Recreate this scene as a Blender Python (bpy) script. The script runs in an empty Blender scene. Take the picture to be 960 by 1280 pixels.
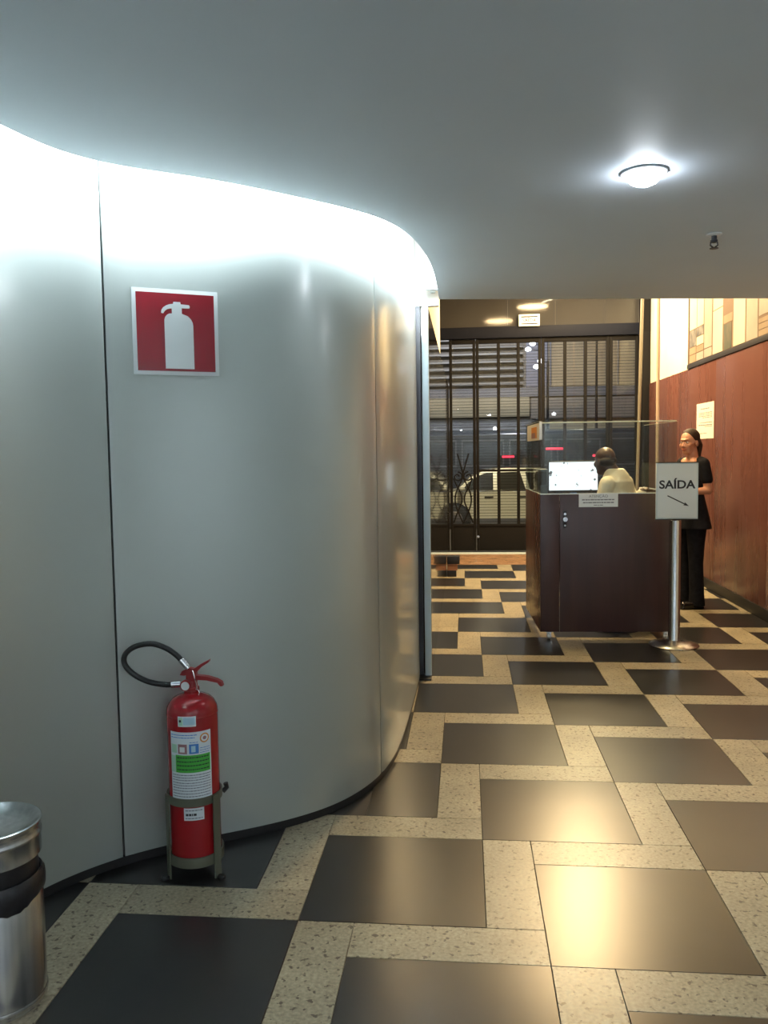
import bpy, bmesh, math, random
from mathutils import Vector, Matrix
R = math.radians
PI = math.pi
random.seed(7)
scene = bpy.context.scene
COL = scene.collection

# ------------------------------------------------------------------ camera
CZ = 2.44      # height of the low ceiling
F, YAW, PITCH, ROLL, EYE = 1041.93, 0.098067, 0.0711748, -0.0141767, 1.4925
fw = Vector((-math.sin(YAW) * math.cos(PITCH), math.cos(YAW) * math.cos(PITCH), -math.sin(PITCH)))
rt = Vector((math.cos(YAW), math.sin(YAW), 0))
up = rt.cross(fw)
r2 = math.cos(ROLL) * rt + math.sin(ROLL) * up
u2 = -math.sin(ROLL) * rt + math.cos(ROLL) * up
cd = bpy.data.cameras.new('camera')
cd.sensor_fit = 'VERTICAL'
cd.sensor_height = 32.0
cd.lens = F / 1280 * 32.0
cd.clip_start = 0.05
cd.clip_end = 200
cam = bpy.data.objects.new('camera', cd)
COL.objects.link(cam)
cam.matrix_world = Matrix(((r2.x, u2.x, -fw.x, 0), (r2.y, u2.y, -fw.y, 0), (r2.z, u2.z, -fw.z, EYE), (0, 0, 0, 1)))
scene.camera = cam

# ------------------------------------------------------------------ world, exposure
w = bpy.data.worlds.new('night')
scene.world = w
w.use_nodes = True
bg = w.node_tree.nodes['Background']
bg.inputs['Color'].default_value = (0.30, 0.34, 0.45, 1)
bg.inputs['Strength'].default_value = 0.06
vs = scene.view_settings
vs.view_transform = 'Standard'
vs.look = 'None'
vs.exposure = 0.0
vs.gamma = 1.0
vs.use_curve_mapping = False

# ------------------------------------------------------------------ lights of the place, plus added rear fill
def light(name, kind, loc, energy, color, aim=None, **kw):
    d = bpy.data.lights.new(name, kind)
    d.energy = energy
    d.color = color
    for k, v in kw.items():
        setattr(d, k, v)
    o = bpy.data.objects.new(name, d)
    o.location = loc
    if aim is not None:
        o.rotation_euler = (Vector(aim) - Vector(loc)).to_track_quat('-Z', 'Y').to_euler()
    COL.objects.link(o)
    return o

COOL = (0.84, 0.95, 1.0)
WARM = (1.0, 0.70, 0.35)
# lobby beyond the low ceiling: warm lamps high up
light('lobby_lamp', 'AREA', (0.7, 7.4, 4.12), 135, WARM, (0.7, 7.4, 0), shape='DISK', size=0.55)
light('lobby_lamp', 'AREA', (1.25, 9.0, 4.12), 165, WARM, (1.25, 9.0, 0), shape='DISK', size=0.55)
light('lobby_lamp', 'AREA', (1.45, 10.7, 4.12), 200, WARM, (1.45, 10.7, 0), shape='DISK', size=0.55)
light('lobby_wall_washer', 'AREA', (2.15, 11.2, 4.15), 95, (1.0, 0.86, 0.58), (2.57, 11.2, 3.0), shape='RECTANGLE', size=0.12, size_y=2.0)
# downlights of the low ceiling; those behind the camera are added frontal fill
DOWN = [(0.617, 3.01), (2.2, 3.55), (0.9, 0.2), (1.9, -0.2), (0.3, -1.4), (1.6, -1.6)]
for x, y in DOWN:
    light('downlight_beam', 'SPOT', (x, y, CZ - 0.022), 12 if y > 2 else 30, (0.93, 0.96, 1.0), (x, y, 0), spot_size=R(120 if y > 2 else 150), spot_blend=0.8, shadow_soft_size=0.045)

for x in (-0.9, 0.6, 2.0):
    light('rear_wall_fill', 'AREA', (x, -1.75, CZ - 0.02), 31, (0.82, 0.92, 1.0), (x, -2.6, 0.9), shape='RECTANGLE', size=1.2, size_y=0.12)  # unseen, added to bounce cool fill off the rear wall
light('downlight_bulb', 'POINT', (2.2, 3.55, CZ - 0.05), 3.0, (0.93, 0.96, 1.0), shadow_soft_size=0.05)

# ------------------------------------------------------------------ materials
def nodes_of(name):
    m = bpy.data.materials.new(name)
    m.use_nodes = True
    nt = m.node_tree
    return m, nt, nt.nodes['Principled BSDF']

def mat(name, col, rough=0.5, metal=0.0, spec=0.5, coat=0.0, emit=None, estr=0.0):
    m, nt, b = nodes_of(name)
    b.inputs['Base Color'].default_value = (*col, 1)
    b.inputs['Roughness'].default_value = rough
    b.inputs['Metallic'].default_value = metal
    b.inputs['Specular IOR Level'].default_value = spec
    b.inputs['Coat Weight'].default_value = coat
    b.inputs['Coat Roughness'].default_value = 0.08
    if emit:
        b.inputs['Emission Color'].default_value = (*emit, 1)
        b.inputs['Emission Strength'].default_value = estr
    return m

def noisy(name, c1, c2, scale=(5, 5, 5), rough=(0.3, 0.4), detail=4, lo=0.35, hi=0.65, metal=0.0, bump=0.0, rnd=0.0, spec=0.5, coat=0.0):
    m, nt, b = nodes_of(name)
    N = nt.nodes.new
    L = nt.links.new
    tc = N('ShaderNodeNewGeometry')
    mp = N('ShaderNodeMapping')
    mp.inputs['Scale'].default_value = scale
    L(tc.outputs['Position'], mp.inputs['Vector'])
    nz = N('ShaderNodeTexNoise')
    nz.inputs['Scale'].default_value = 1.0
    nz.inputs['Detail'].default_value = detail
    L(mp.outputs[0], nz.inputs['Vector'])
    rp = N('ShaderNodeMapRange')
    rp.inputs['From Min'].default_value = lo
    rp.inputs['From Max'].default_value = hi
    L(nz.outputs['Fac'], rp.inputs['Value'])
    mx = N('ShaderNodeMix')
    mx.data_type = 'RGBA'
    mx.inputs[6].default_value = (*c1, 1)
    mx.inputs[7].default_value = (*c2, 1)
    L(rp.outputs[0], mx.inputs[0])
    out = mx.outputs[2]
    if rnd:
        oi = N('ShaderNodeObjectInfo')
        r3 = N('ShaderNodeMapRange')
        r3.inputs['To Min'].default_value = 1 - rnd
        r3.inputs['To Max'].default_value = 1 + rnd
        L(oi.outputs['Random'], r3.inputs['Value'])
        hs = N('ShaderNodeHueSaturation')
        L(out, hs.inputs['Color'])
        L(r3.outputs[0], hs.inputs['Value'])
        out = hs.outputs[0]
    L(out, b.inputs['Base Color'])
    r4 = N('ShaderNodeMapRange')
    r4.inputs['To Min'].default_value = rough[0]
    r4.inputs['To Max'].default_value = rough[1]
    L(nz.outputs['Fac'], r4.inputs['Value'])
    L(r4.outputs[0], b.inputs['Roughness'])
    b.inputs['Metallic'].default_value = metal
    b.inputs['Specular IOR Level'].default_value = spec
    b.inputs['Coat Weight'].default_value = coat
    if bump:
        bp = N('ShaderNodeBump')
        bp.inputs['Strength'].default_value = bump
        bp.inputs['Distance'].default_value = 0.002
        L(nz.outputs['Fac'], bp.inputs['Height'])
        L(bp.outputs[0], b.inputs['Normal'])
    return m

def granilite():
    m, nt, b = nodes_of('granilite')
    N = nt.nodes.new
    L = nt.links.new
    g = N('ShaderNodeNewGeometry')
    oi = N('ShaderNodeObjectInfo')
    nz = N('ShaderNodeTexNoise')
    nz.inputs['Scale'].default_value = 50
    nz.inputs['Detail'].default_value = 3
    nz.inputs['Roughness'].default_value = 0.45
    L(g.outputs['Position'], nz.inputs['Vector'])
    rs = N('ShaderNodeMapRange')
    rs.inputs['From Min'].default_value = 0.60
    rs.inputs['From Max'].default_value = 0.66
    L(nz.outputs['Fac'], rs.inputs['Value'])
    n2 = N('ShaderNodeTexNoise')
    n2.inputs['Scale'].default_value = 90
    n2.inputs['Detail'].default_value = 4
    L(g.outputs['Position'], n2.inputs['Vector'])
    n3 = N('ShaderNodeTexNoise')
    n3.inputs['Scale'].default_value = 5
    n3.inputs['Detail'].default_value = 3
    L(g.outputs['Position'], n3.inputs['Vector'])
    a = N('ShaderNodeMix')
    a.data_type = 'RGBA'
    a.inputs[6].default_value = (0.25, 0.215, 0.145, 1)
    a.inputs[7].default_value = (0.45, 0.395, 0.275, 1)
    r1 = N('ShaderNodeMapRange')
    r1.inputs['From Min'].default_value = 0.3
    r1.inputs['From Max'].default_value = 0.7
    L(n2.outputs['Fac'], r1.inputs['Value'])
    L(r1.outputs[0], a.inputs[0])
    c = N('ShaderNodeMix')
    c.data_type = 'RGBA'
    c.blend_type = 'MULTIPLY'
    c.inputs[0].default_value = 0.55
    r2_ = N('ShaderNodeMapRange')
    r2_.inputs['From Min'].default_value = 0.3
    r2_.inputs['From Max'].default_value = 0.7
    r2_.inputs['To Min'].default_value = 0.55
    L(n3.outputs['Fac'], r2_.inputs['Value'])
    L(a.outputs[2], c.inputs[6])
    L(r2_.outputs[0], c.inputs[7])
    d = N('ShaderNodeMix')
    d.data_type = 'RGBA'
    d.inputs[7].default_value = (0.085, 0.062, 0.04, 1)
    L(rs.outputs[0], d.inputs[0])
    L(c.outputs[2], d.inputs[6])
    hs = N('ShaderNodeHueSaturation')
    rr = N('ShaderNodeMapRange')
    rr.inputs['To Min'].default_value = 0.84
    rr.inputs['To Max'].default_value = 1.12
    L(oi.outputs['Random'], rr.inputs['Value'])
    L(rr.outputs[0], hs.inputs['Value'])
    L(d.outputs[2], hs.inputs['Color'])
    L(hs.outputs[0], b.inputs['Base Color'])
    b.inputs['Roughness'].default_value = 0.33
    return m

def thin_glass(name, tint=(0.93, 0.97, 0.96), refl=1.0):
    m = bpy.data.materials.new(name)
    m.use_nodes = True
    nt = m.node_tree
    nt.nodes.clear()
    N = nt.nodes.new
    L = nt.links.new
    o = N('ShaderNodeOutputMaterial')
    mx = N('ShaderNodeMixShader')
    fr = N('ShaderNodeLayerWeight')
    fr.inputs['Blend'].default_value = 0.5
    pw = N('ShaderNodeMath')
    pw.operation = 'POWER'
    pw.inputs[1].default_value = 5.0
    L(fr.outputs['Facing'], pw.inputs[0])
    mu = N('ShaderNodeMath')
    mu.operation = 'MULTIPLY_ADD'
    mu.inputs[1].default_value = 0.8 * refl
    mu.inputs[2].default_value = 0.022 * refl
    L(pw.outputs[0], mu.inputs[0])
    tr = N('ShaderNodeBsdfTransparent')
    tr.inputs['Color'].default_value = (*tint, 1)
    gl = N('ShaderNodeBsdfGlossy')
    gl.inputs['Roughness'].default_value = 0.02
    L(mu.outputs[0], mx.inputs[0])
    L(tr.outputs[0], mx.inputs[1])
    L(gl.outputs[0], mx.inputs[2])
    L(mx.outputs[0], o.inputs[0])
    return m

M = {}
M['panel'] = noisy('panel_laminate', (0.46, 0.51, 0.49), (0.49, 0.54, 0.52), (0.8, 0.8, 0.3), (0.46, 0.46), metal=0.6, coat=1.0)
M['panel'].node_tree.nodes['Principled BSDF'].inputs['Coat Roughness'].default_value = 0.19
M['kick'] = mat('black_kick', (0.012, 0.012, 0.013), 0.5)
M['white_paint'] = noisy('white_paint', (0.74, 0.75, 0.74), (0.80, 0.81, 0.80), (2, 2, 2), (0.5, 0.6))
M['ceiling'] = noisy('ceiling_paint', (0.68, 0.76, 0.84), (0.71, 0.79, 0.87), (1.2, 1.2, 1.2), (0.55, 0.65))
M['cream_wall'] = noisy('cream_wall', (0.78, 0.74, 0.60), (0.84, 0.80, 0.66), (2, 2, 2), (0.5, 0.6))
M['wood'] = noisy('red_wood', (0.128, 0.052, 0.043), (0.160, 0.066, 0.054), (7, 7, 0.6), (0.22, 0.34), detail=6, lo=0.3, hi=0.7)
M['kiosk_wood'] = noisy('kiosk_wood', (0.036, 0.017, 0.016), (0.056, 0.024, 0.021), (14, 14, 1.0), (0.25, 0.36), detail=6, lo=0.3, hi=0.7)
M['dark_tile'] = noisy('dark_tile', (0.011, 0.0115, 0.013), (0.018, 0.0175, 0.017), (2.5, 2.5, 2.5), (0.28, 0.28), detail=6, rnd=0.2)
M['light_tile'] = granilite()
M['grout'] = mat('grout', (0.03, 0.028, 0.025), 0.8)
M['threshold'] = noisy('brown_stone', (0.26, 0.15, 0.085), (0.34, 0.21, 0.13), (4, 12, 4), (0.2, 0.3))
M['mirror_stone'] = mat('polished_dark_wall', (0.02, 0.017, 0.015), 0.03, spec=0.8, coat=0.5)
M['alu'] = mat('anodised_aluminium', (0.56, 0.66, 0.70), 0.4, 0.1)
M['steel'] = noisy('stainless_steel', (0.52, 0.53, 0.54), (0.64, 0.65, 0.66), (60, 60, 1.5), (0.2, 0.3), metal=1.0)
M['chrome'] = mat('chrome', (0.75, 0.76, 0.78), 0.12, 1.0)
M['black'] = mat('black_plastic', (0.012, 0.012, 0.014), 0.35)
M['rubber'] = mat('black_rubber', (0.012, 0.013, 0.014), 0.4)
M['bag'] = noisy('black_bin_bag', (0.008, 0.008, 0.01), (0.018, 0.018, 0.022), (40, 40, 40), (0.25, 0.4), bump=0.6)
M['red'] = noisy('red_enamel', (0.27, 0.006, 0.010), (0.32, 0.009, 0.013), (6, 6, 6), (0.2, 0.26))
M['red_metal'] = mat('red_cast_metal', (0.30, 0.022, 0.025), 0.35)
M['olive'] = mat('olive_painted_steel', (0.115, 0.12, 0.085), 0.45, 0.2)
M['sign_red'] = mat('sign_red', (0.27, 0.012, 0.022), 0.25)
M['sign_white'] = mat('sign_white', (0.78, 0.82, 0.83), 0.3)
M['paper'] = mat('paper', (0.80, 0.78, 0.72), 0.7)
M['paper_cool'] = mat('label_paper', (0.70, 0.76, 0.80), 0.45)
M['ink'] = mat('ink', (0.02, 0.022, 0.03), 0.6)
M['ink_grey'] = mat('ink_grey', (0.16, 0.18, 0.22), 0.6)
M['green'] = mat('label_green', (0.06, 0.42, 0.05), 0.45)
M['pale_green'] = mat('label_pale_green', (0.42, 0.66, 0.52), 0.45)
M['blue'] = mat('label_blue', (0.06, 0.22, 0.60), 0.45)
M['pale_blue'] = mat('label_pale_blue', (0.45, 0.66, 0.78), 0.45)
M['pink'] = mat('label_brown_pink', (0.35, 0.18, 0.20), 0.45)
M['orange'] = mat('label_orange', (0.70, 0.28, 0.06), 0.5)
M['gate'] = mat('gate_brown_metal', (0.011, 0.0105, 0.011), 0.6, 0.0, 0.06)
M['gate_blue'] = mat('gate_top_beam', (0.010, 0.012, 0.022), 0.6, 0.0, 0.12)
M['transom'] = mat('transom_dark_panel', (0.052, 0.050, 0.050), 0.06, spec=0.2)
M['glass'] = thin_glass('clear_glass')
M['gate_glass'] = thin_glass('gate_glass', (0.93, 0.94, 0.93))
M['glass_edge'] = mat('glass_edge', (0.72, 0.76, 0.56), 0.3)
M['pole'] = mat('pale_pole', (0.17, 0.155, 0.125), 0.45)
M['pole_pink'] = mat('pinkish_pole', (0.60, 0.46, 0.36), 0.4)
M['skin_light'] = mat('skin_light', (0.50, 0.25, 0.165), 0.5)
M['skin_dark'] = mat('skin_dark', (0.050, 0.024, 0.015), 0.4)
M['black_cloth'] = noisy('black_cloth', (0.008, 0.009, 0.013), (0.014, 0.015, 0.021), (30, 30, 30), (0.85, 0.9), spec=0.15)
M['white_cloth'] = noisy('white_shirt_cloth', (0.68, 0.64, 0.52), (0.76, 0.73, 0.61), (14, 14, 14), (0.7, 0.8), bump=0.4)
M['grey_cloth'] = mat('grey_cloth', (0.04, 0.04, 0.05), 0.8)
M['hair'] = noisy('dark_hair', (0.012, 0.007, 0.005), (0.035, 0.02, 0.013), (60, 60, 12), (0.6, 0.7), spec=0.3)
M['hair_cropped'] = mat('cropped_hair', (0.016, 0.010, 0.008), 0.6)
M['lips'] = mat('lips', (0.40, 0.09, 0.08), 0.4)
M['eye_white'] = mat('eye_white', (0.75, 0.72, 0.68), 0.25)
M['shoe'] = mat('black_patent_shoe', (0.01, 0.01, 0.012), 0.12)
M['board'] = mat('board_backing', (0.16, 0.105, 0.075), 0.7)
M['trim_dark'] = mat('dark_trim', (0.035, 0.035, 0.045), 0.4)
M['sheet_cream'] = noisy('sheet_cream', (0.54, 0.49, 0.38), (0.60, 0.55, 0.43), (3, 3, 3), (0.6, 0.7))
M['sheet_grey'] = noisy('sheet_grey', (0.30, 0.275, 0.25), (0.35, 0.325, 0.295), (3, 3, 3), (0.6, 0.7))
M['sheet_tan'] = noisy('sheet_tan', (0.24, 0.18, 0.125), (0.30, 0.23, 0.16), (3, 3, 3), (0.6, 0.7))
M['sheet_photo'] = noisy('sheet_photo', (0.07, 0.075, 0.09), (0.24, 0.23, 0.22), (9, 9, 9), (0.5, 0.6))
M['sheet_green'] = noisy('sheet_green_photo', (0.03, 0.06, 0.055), (0.15, 0.13, 0.10), (5, 5, 3), (0.5, 0.6))
M['asphalt'] = noisy('asphalt', (0.03, 0.03, 0.033), (0.06, 0.06, 0.065), (8, 8, 8), (0.5, 0.7))
M['pavement'] = noisy('pavement_concrete', (0.12, 0.115, 0.11), (0.2, 0.19, 0.18), (6, 6, 6), (0.6, 0.8))
M['facade'] = noisy('facade_render', (0.10, 0.09, 0.075), (0.16, 0.14, 0.115), (0.6, 0.6, 0.6), (0.7, 0.8))
M['facade_band'] = noisy('facade_band', (0.22, 0.19, 0.12), (0.27, 0.235, 0.155), (1, 1, 1), (0.7, 0.8))
M['slat'] = mat('louvre_slat', (0.17, 0.165, 0.15), 0.5)
M['shutter'] = mat('roller_shutter_grey', (0.13, 0.13, 0.14), 0.5, 0.3)
M['car_cream'] = mat('cream_car_paint', (0.66, 0.63, 0.50), 0.25, coat=0.6)
M['car_glass'] = mat('car_window_glass', (0.035, 0.034, 0.028), 0.06, spec=0.8)
M['bus_paint'] = mat('dark_blue_grey_bus_paint', (0.045, 0.052, 0.078), 0.3, coat=0.5)
M['bus_trim'] = mat('bus_pale_trim', (0.12, 0.125, 0.16), 0.4)
M['bus_glass'] = mat('bus_window', (0.05, 0.055, 0.07), 0.1, spec=0.8)
M['tyre'] = mat('tyre', (0.015, 0.015, 0.017), 0.7)
M['hub'] = mat('hubcap', (0.20, 0.20, 0.22), 0.3, 0.8)
M['red_lamp'] = mat('red_lamp', (0.5, 0.02, 0.04), 0.4, emit=(1.0, 0.04, 0.08), estr=2.6)
M['lamp_white'] = mat('lamp_white', (0.9, 0.9, 0.9), 0.4, emit=(0.86, 0.92, 1.0), estr=14)
M['down_glow'] = mat('downlight_glow', (0.9, 0.9, 0.9), 0.4, emit=(0.86, 0.93, 1.0), estr=90)
M['exit_glow'] = mat('exit_glow', (0.8, 0.78, 0.7), 0.4, emit=(1.0, 0.93, 0.74), estr=1.3)
M['seat'] = mat('stool_vinyl', (0.03, 0.03, 0.035), 0.5)
M['device'] = mat('blue_grey_plastic', (0.07, 0.10, 0.13), 0.4)
M['terracotta'] = mat('worn_brown_wood', (0.32, 0.15, 0.085), 0.5)

def screen_mat():
    m, nt, b = nodes_of('screen_glow')
    N = nt.nodes.new
    L = nt.links.new
    tc = N('ShaderNodeTexCoord')
    v = N('ShaderNodeTexVoronoi')
    v.inputs['Scale'].default_value = 13
    L(tc.outputs['Object'], v.inputs['Vector'])
    n = N('ShaderNodeTexNoise')
    n.inputs['Scale'].default_value = 46
    L(tc.outputs['Object'], n.inputs['Vector'])
    ad = N('ShaderNodeMath')
    ad.operation = 'ADD'
    L(v.outputs['Distance'], ad.inputs[0])
    L(n.outputs['Fac'], ad.inputs[1])
    mr = N('ShaderNodeMapRange')
    mr.inputs['From Min'].default_value = 0.62
    mr.inputs['From Max'].default_value = 0.70
    mr.inputs['To Min'].default_value = 0.10
    mr.inputs['To Max'].default_value = 1.35
    L(ad.outputs[0], mr.inputs['Value'])
    b.inputs['Base Color'].default_value = (0.02, 0.02, 0.02, 1)
    b.inputs['Emission Color'].default_value = (0.93, 0.96, 1.0, 1)
    L(mr.outputs[0], b.inputs['Emission Strength'])
    return m
M['screen'] = screen_mat()

# ------------------------------------------------------------------ mesh helpers
class MB:
    def __init__(self):
        self.v = []
        self.f = []
    def add(self, vs, fs):
        n = len(self.v)
        self.v += [tuple(p) for p in vs]
        self.f += [tuple(i + n for i in f) for f in fs]
        return self
    def box(self, x0, x1, y0, y1, z0, z1, ch=0.0):
        if ch <= 0:
            vs = [(x, y, z) for z in (z0, z1) for y in (y0, y1) for x in (x0, x1)]
            fs = [(0, 2, 3, 1), (4, 5, 7, 6), (0, 1, 5, 4), (2, 6, 7, 3), (0, 4, 6, 2), (1, 3, 7, 5)]
            return self.add(vs, fs)
        bm = bmesh.new()
        bmesh.ops.create_cube(bm, size=1)
        for p in bm.verts:
            p.co = Vector(((x0 + x1) / 2 + p.co.x * (x1 - x0), (y0 + y1) / 2 + p.co.y * (y1 - y0), (z0 + z1) / 2 + p.co.z * (z1 - z0)))
        bmesh.ops.bevel(bm, geom=bm.edges[:], offset=ch, segments=2, affect='EDGES', profile=0.6)
        return self.frombm(bm)
    def frombm(self, bm):
        bm.verts.index_update()
        vs = [p.co.copy() for p in bm.verts]
        fs = [[p.index for p in f.verts] for f in bm.faces]
        bm.free()
        return self.add(vs, fs)
    def rings(self, rs, cap0=True, cap1=True, closed=False):
        n = len(rs[0])
        vs = [p for r in rs for p in r]
        fs = []
        m = len(rs)
        for i in range(m if closed else m - 1):
            j = (i + 1) % m
            for k in range(n):
                k2 = (k + 1) % n
                fs.append((i * n + k, i * n + k2, j * n + k2, j * n + k))
        if not closed:
            if cap0:
                fs.append(tuple(range(n - 1, -1, -1)))
            if cap1:
                fs.append(tuple((m - 1) * n + k for k in range(n)))
        return self.add(vs, fs)
    def lathe(self, prof, c=(0, 0), n=32, cap0=True, cap1=True):
        rs = [[(c[0] + r * math.cos(2 * PI * k / n), c[1] + r * math.sin(2 * PI * k / n), z) for k in range(n)] for r, z in prof]
        return self.rings(rs, cap0, cap1)
    def loft(self, secs, n=22):
        # sections (cx, cy, z, rx, ry)
        rs = [[(cx + rx * math.cos(2 * PI * k / n), cy + ry * math.sin(2 * PI * k / n), z) for k in range(n)] for cx, cy, z, rx, ry in secs]
        return self.rings(rs)
    def tube(self, pts, rad, n=10, caps=True):
        pts = [Vector(p) for p in pts]
        rads = rad if isinstance(rad, (list, tuple)) else [rad] * len(pts)
        rs = []
        prev = None
        for i, p in enumerate(pts):
            t = (pts[min(i + 1, len(pts) - 1)] - pts[max(i - 1, 0)]).normalized()
            if prev is None:
                a = Vector((0, 0, 1)) if abs(t.z) < 0.9 else Vector((1, 0, 0))
                x = t.cross(a).normalized()
            else:
                x = (prev - t * prev.dot(t)).normalized()
            prev = x
            y = t.cross(x)
            rs.append([p + rads[i] * (math.cos(2 * PI * k / n) * x + math.sin(2 * PI * k / n) * y) for k in range(n)])
        return self.rings(rs, caps, caps)
    def capsule(self, p0, p1, r0, r1, n=14):
        p0, p1 = Vector(p0), Vector(p1)
        t = (p1 - p0).normalized()
        pts, rads = [], []
        for a in (-80, -55, -28, 0):
            pts.append(p0 + t * r0 * math.sin(R(a)))
            rads.append(r0 * math.cos(R(a)))
        for a in (0, 28, 55, 80):
            pts.append(p1 + t * r1 * math.sin(R(a)))
            rads.append(r1 * math.cos(R(a)))
        return self.tube(pts, rads, n)
    def ell(self, c, r, n=20, m=12, rot=None):
        rs = []
        for i in range(m):
            a = -PI / 2 + PI * (i + 0.35) / (m - 0.3)
            row = []
            for k in range(n):
                p = Vector((r[0] * math.cos(a) * math.cos(2 * PI * k / n), r[1] * math.cos(a) * math.sin(2 * PI * k / n), r[2] * math.sin(a)))
                if rot is not None:
                    p = rot @ p
                row.append(Vector(c) + p)
            rs.append(row)
        return self.rings(rs)
    def prism(self, poly, axis, a, b):
        # polygon in the two other axes, extruded along axis from a to b
        def P(u, v, t):
            return {'x': (t, u, v), 'y': (u, t, v), 'z': (u, v, t)}[axis]
        n = len(poly)
        vs = [P(u, v, a) for u, v in poly] + [P(u, v, b) for u, v in poly]
        fs = [tuple(range(n - 1, -1, -1)), tuple(range(n, 2 * n))]
        fs += [(k, (k + 1) % n, n + (k + 1) % n, n + k) for k in range(n)]
        return self.add(vs, fs)
    def arc_patch(self, c, r, t0, t1, z0, z1, th=0.0012, n=14):
        # curved patch on a vertical cylinder
        vs, fs = [], []
        for k in range(n + 1):
            t = t0 + (t1 - t0) * k / n
            for rr in (r, r + th):
                for z in (z0, z1):
                    vs.append((c[0] + rr * math.cos(t), c[1] + rr * math.sin(t), z))
        for k in range(n):
            a, b = 4 * k, 4 * k + 4
            fs += [(a + 2, b + 2, b + 3, a + 3), (a, b, b + 2, a + 2), (a + 1, a + 3, b + 3, b + 1), (a, a + 1, b + 1, b)]
        fs += [(0, 2, 3, 1), (4 * n, 4 * n + 1, 4 * n + 3, 4 * n + 2)]
        return self.add(vs, fs)
    def mesh(self, name, material, smooth=None):
        me = bpy.data.meshes.new(name)
        me.from_pydata(self.v, [], self.f)
        me.update()
        bm = bmesh.new()
        bm.from_mesh(me)
        bmesh.ops.recalc_face_normals(bm, faces=bm.faces[:])
        if smooth:
            for f in bm.faces:
                f.smooth = True
            for e in bm.edges:
                if len(e.link_faces) == 2 and e.calc_face_angle(0) > R(smooth):
                    e.smooth = False
        bm.to_mesh(me)
        bm.free()
        me.materials.append(M[material] if isinstance(material, str) else material)
        return me
    def build(self, name, material, parent=None, smooth=40, **props):
        o = bpy.data.objects.new(name, self.mesh(name, material, smooth))
        COL.objects.link(o)
        if parent is not None:
            o.parent = parent
        for k, v in props.items():
            o[k] = v
        return o

def thing(name, label, cat, loc=(0, 0, 0), rz=0.0, group=None, kind=None):
    o = bpy.data.objects.new(name, None)
    o.empty_display_size = 0.1
    o.location = loc
    o.rotation_euler = (0, 0, rz)
    COL.objects.link(o)
    return tag(o, label, cat, group, kind)

def tag(o, label=None, cat=None, group=None, kind=None):
    for k, v in (('label', label), ('category', cat), ('group', group), ('kind', kind)):
        if v:
            o[k] = v
    return o

def setting(name, parent=None):
    o = bpy.data.objects.new(name, None)
    o.empty_display_size = 0.1
    COL.objects.link(o)
    o['kind'] = 'structure'
    return o

def tri_clean(o):
    bm = bmesh.new()
    bm.from_mesh(o.data)
    bmesh.ops.triangulate(bm, faces=[f for f in bm.faces if len(f.verts) > 4])
    bm.to_mesh(o.data)
    bm.free()

def remeshed(name, mb, material, parent, voxel=0.008, it=6, fac=0.5, solid=None, **props):
    o = mb.build(name + '_raw', material)
    mod = o.modifiers.new('r', 'REMESH')
    mod.mode = 'VOXEL'
    mod.voxel_size = voxel
    s = o.modifiers.new('s', 'SMOOTH')
    s.factor = fac
    s.iterations = it
    dg = bpy.context.evaluated_depsgraph_get()
    me = bpy.data.meshes.new_from_object(o.evaluated_get(dg))
    me.name = name
    bpy.data.objects.remove(o)
    for p in me.polygons:
        p.use_smooth = True
    if not me.materials:
        me.materials.append(M[material])
    q = bpy.data.objects.new(name, me)
    COL.objects.link(q)
    q.parent = parent
    for k, v in props.items():
        q[k] = v
    return q

def lettering(name, s, size, material, parent, loc, rot, width=None, bold=0.0, depth=0.0006):
    cu = bpy.data.curves.new(name, 'FONT')
    cu.body = s
    cu.size = size
    cu.extrude = depth
    cu.offset = bold
    cu.align_x = 'CENTER'
    cu.align_y = 'CENTER'
    cu.resolution_u = 4
    t = bpy.data.objects.new(name + '_c', cu)
    COL.objects.link(t)
    dg = bpy.context.evaluated_depsgraph_get()
    me = bpy.data.meshes.new_from_object(t.evaluated_get(dg))
    bpy.data.objects.remove(t)
    me.materials.clear()
    me.materials.append(M[material])
    if width:
        xs = [v.co.x for v in me.vertices]
        k = width / (max(xs) - min(xs))
        for v in me.vertices:
            v.co.x *= k
    o = bpy.data.objects.new(name, me)
    COL.objects.link(o)
    o.parent = parent
    o.location = loc
    o.rotation_euler = rot
    return o

def spline(pts, step=0.03):
    pts = [Vector((p[0], p[1])) for p in pts]
    P = [2 * pts[0] - pts[1]] + pts + [2 * pts[-1] - pts[-2]]
    out = []
    for i in range(1, len(P) - 2):
        a, b, c, d = P[i - 1], P[i], P[i + 1], P[i + 2]
        n = max(2, int((c - b).length / step))
        for k in range(n):
            t = k / n
            out.append(0.5 * ((2 * b) + (c - a) * t + (2 * a - 5 * b + 4 * c - d) * t * t + (3 * b - a - 3 * c + d) * t ** 3))
    out.append(pts[-1])
    return out

def relax(q, it=30):
    for _ in range(it):
        q = [q[0]] + [0.5 * q[i] + 0.25 * (q[i - 1] + q[i + 1]) for i in range(1, len(q) - 1)] + [q[-1]]
    return q

def normals(c):
    out = []
    for i in range(len(c)):
        t = (c[min(i + 1, len(c) - 1)] - c[max(i - 1, 0)]).normalized()
        out.append(Vector((t.y, -t.x)))
    return out

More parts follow.
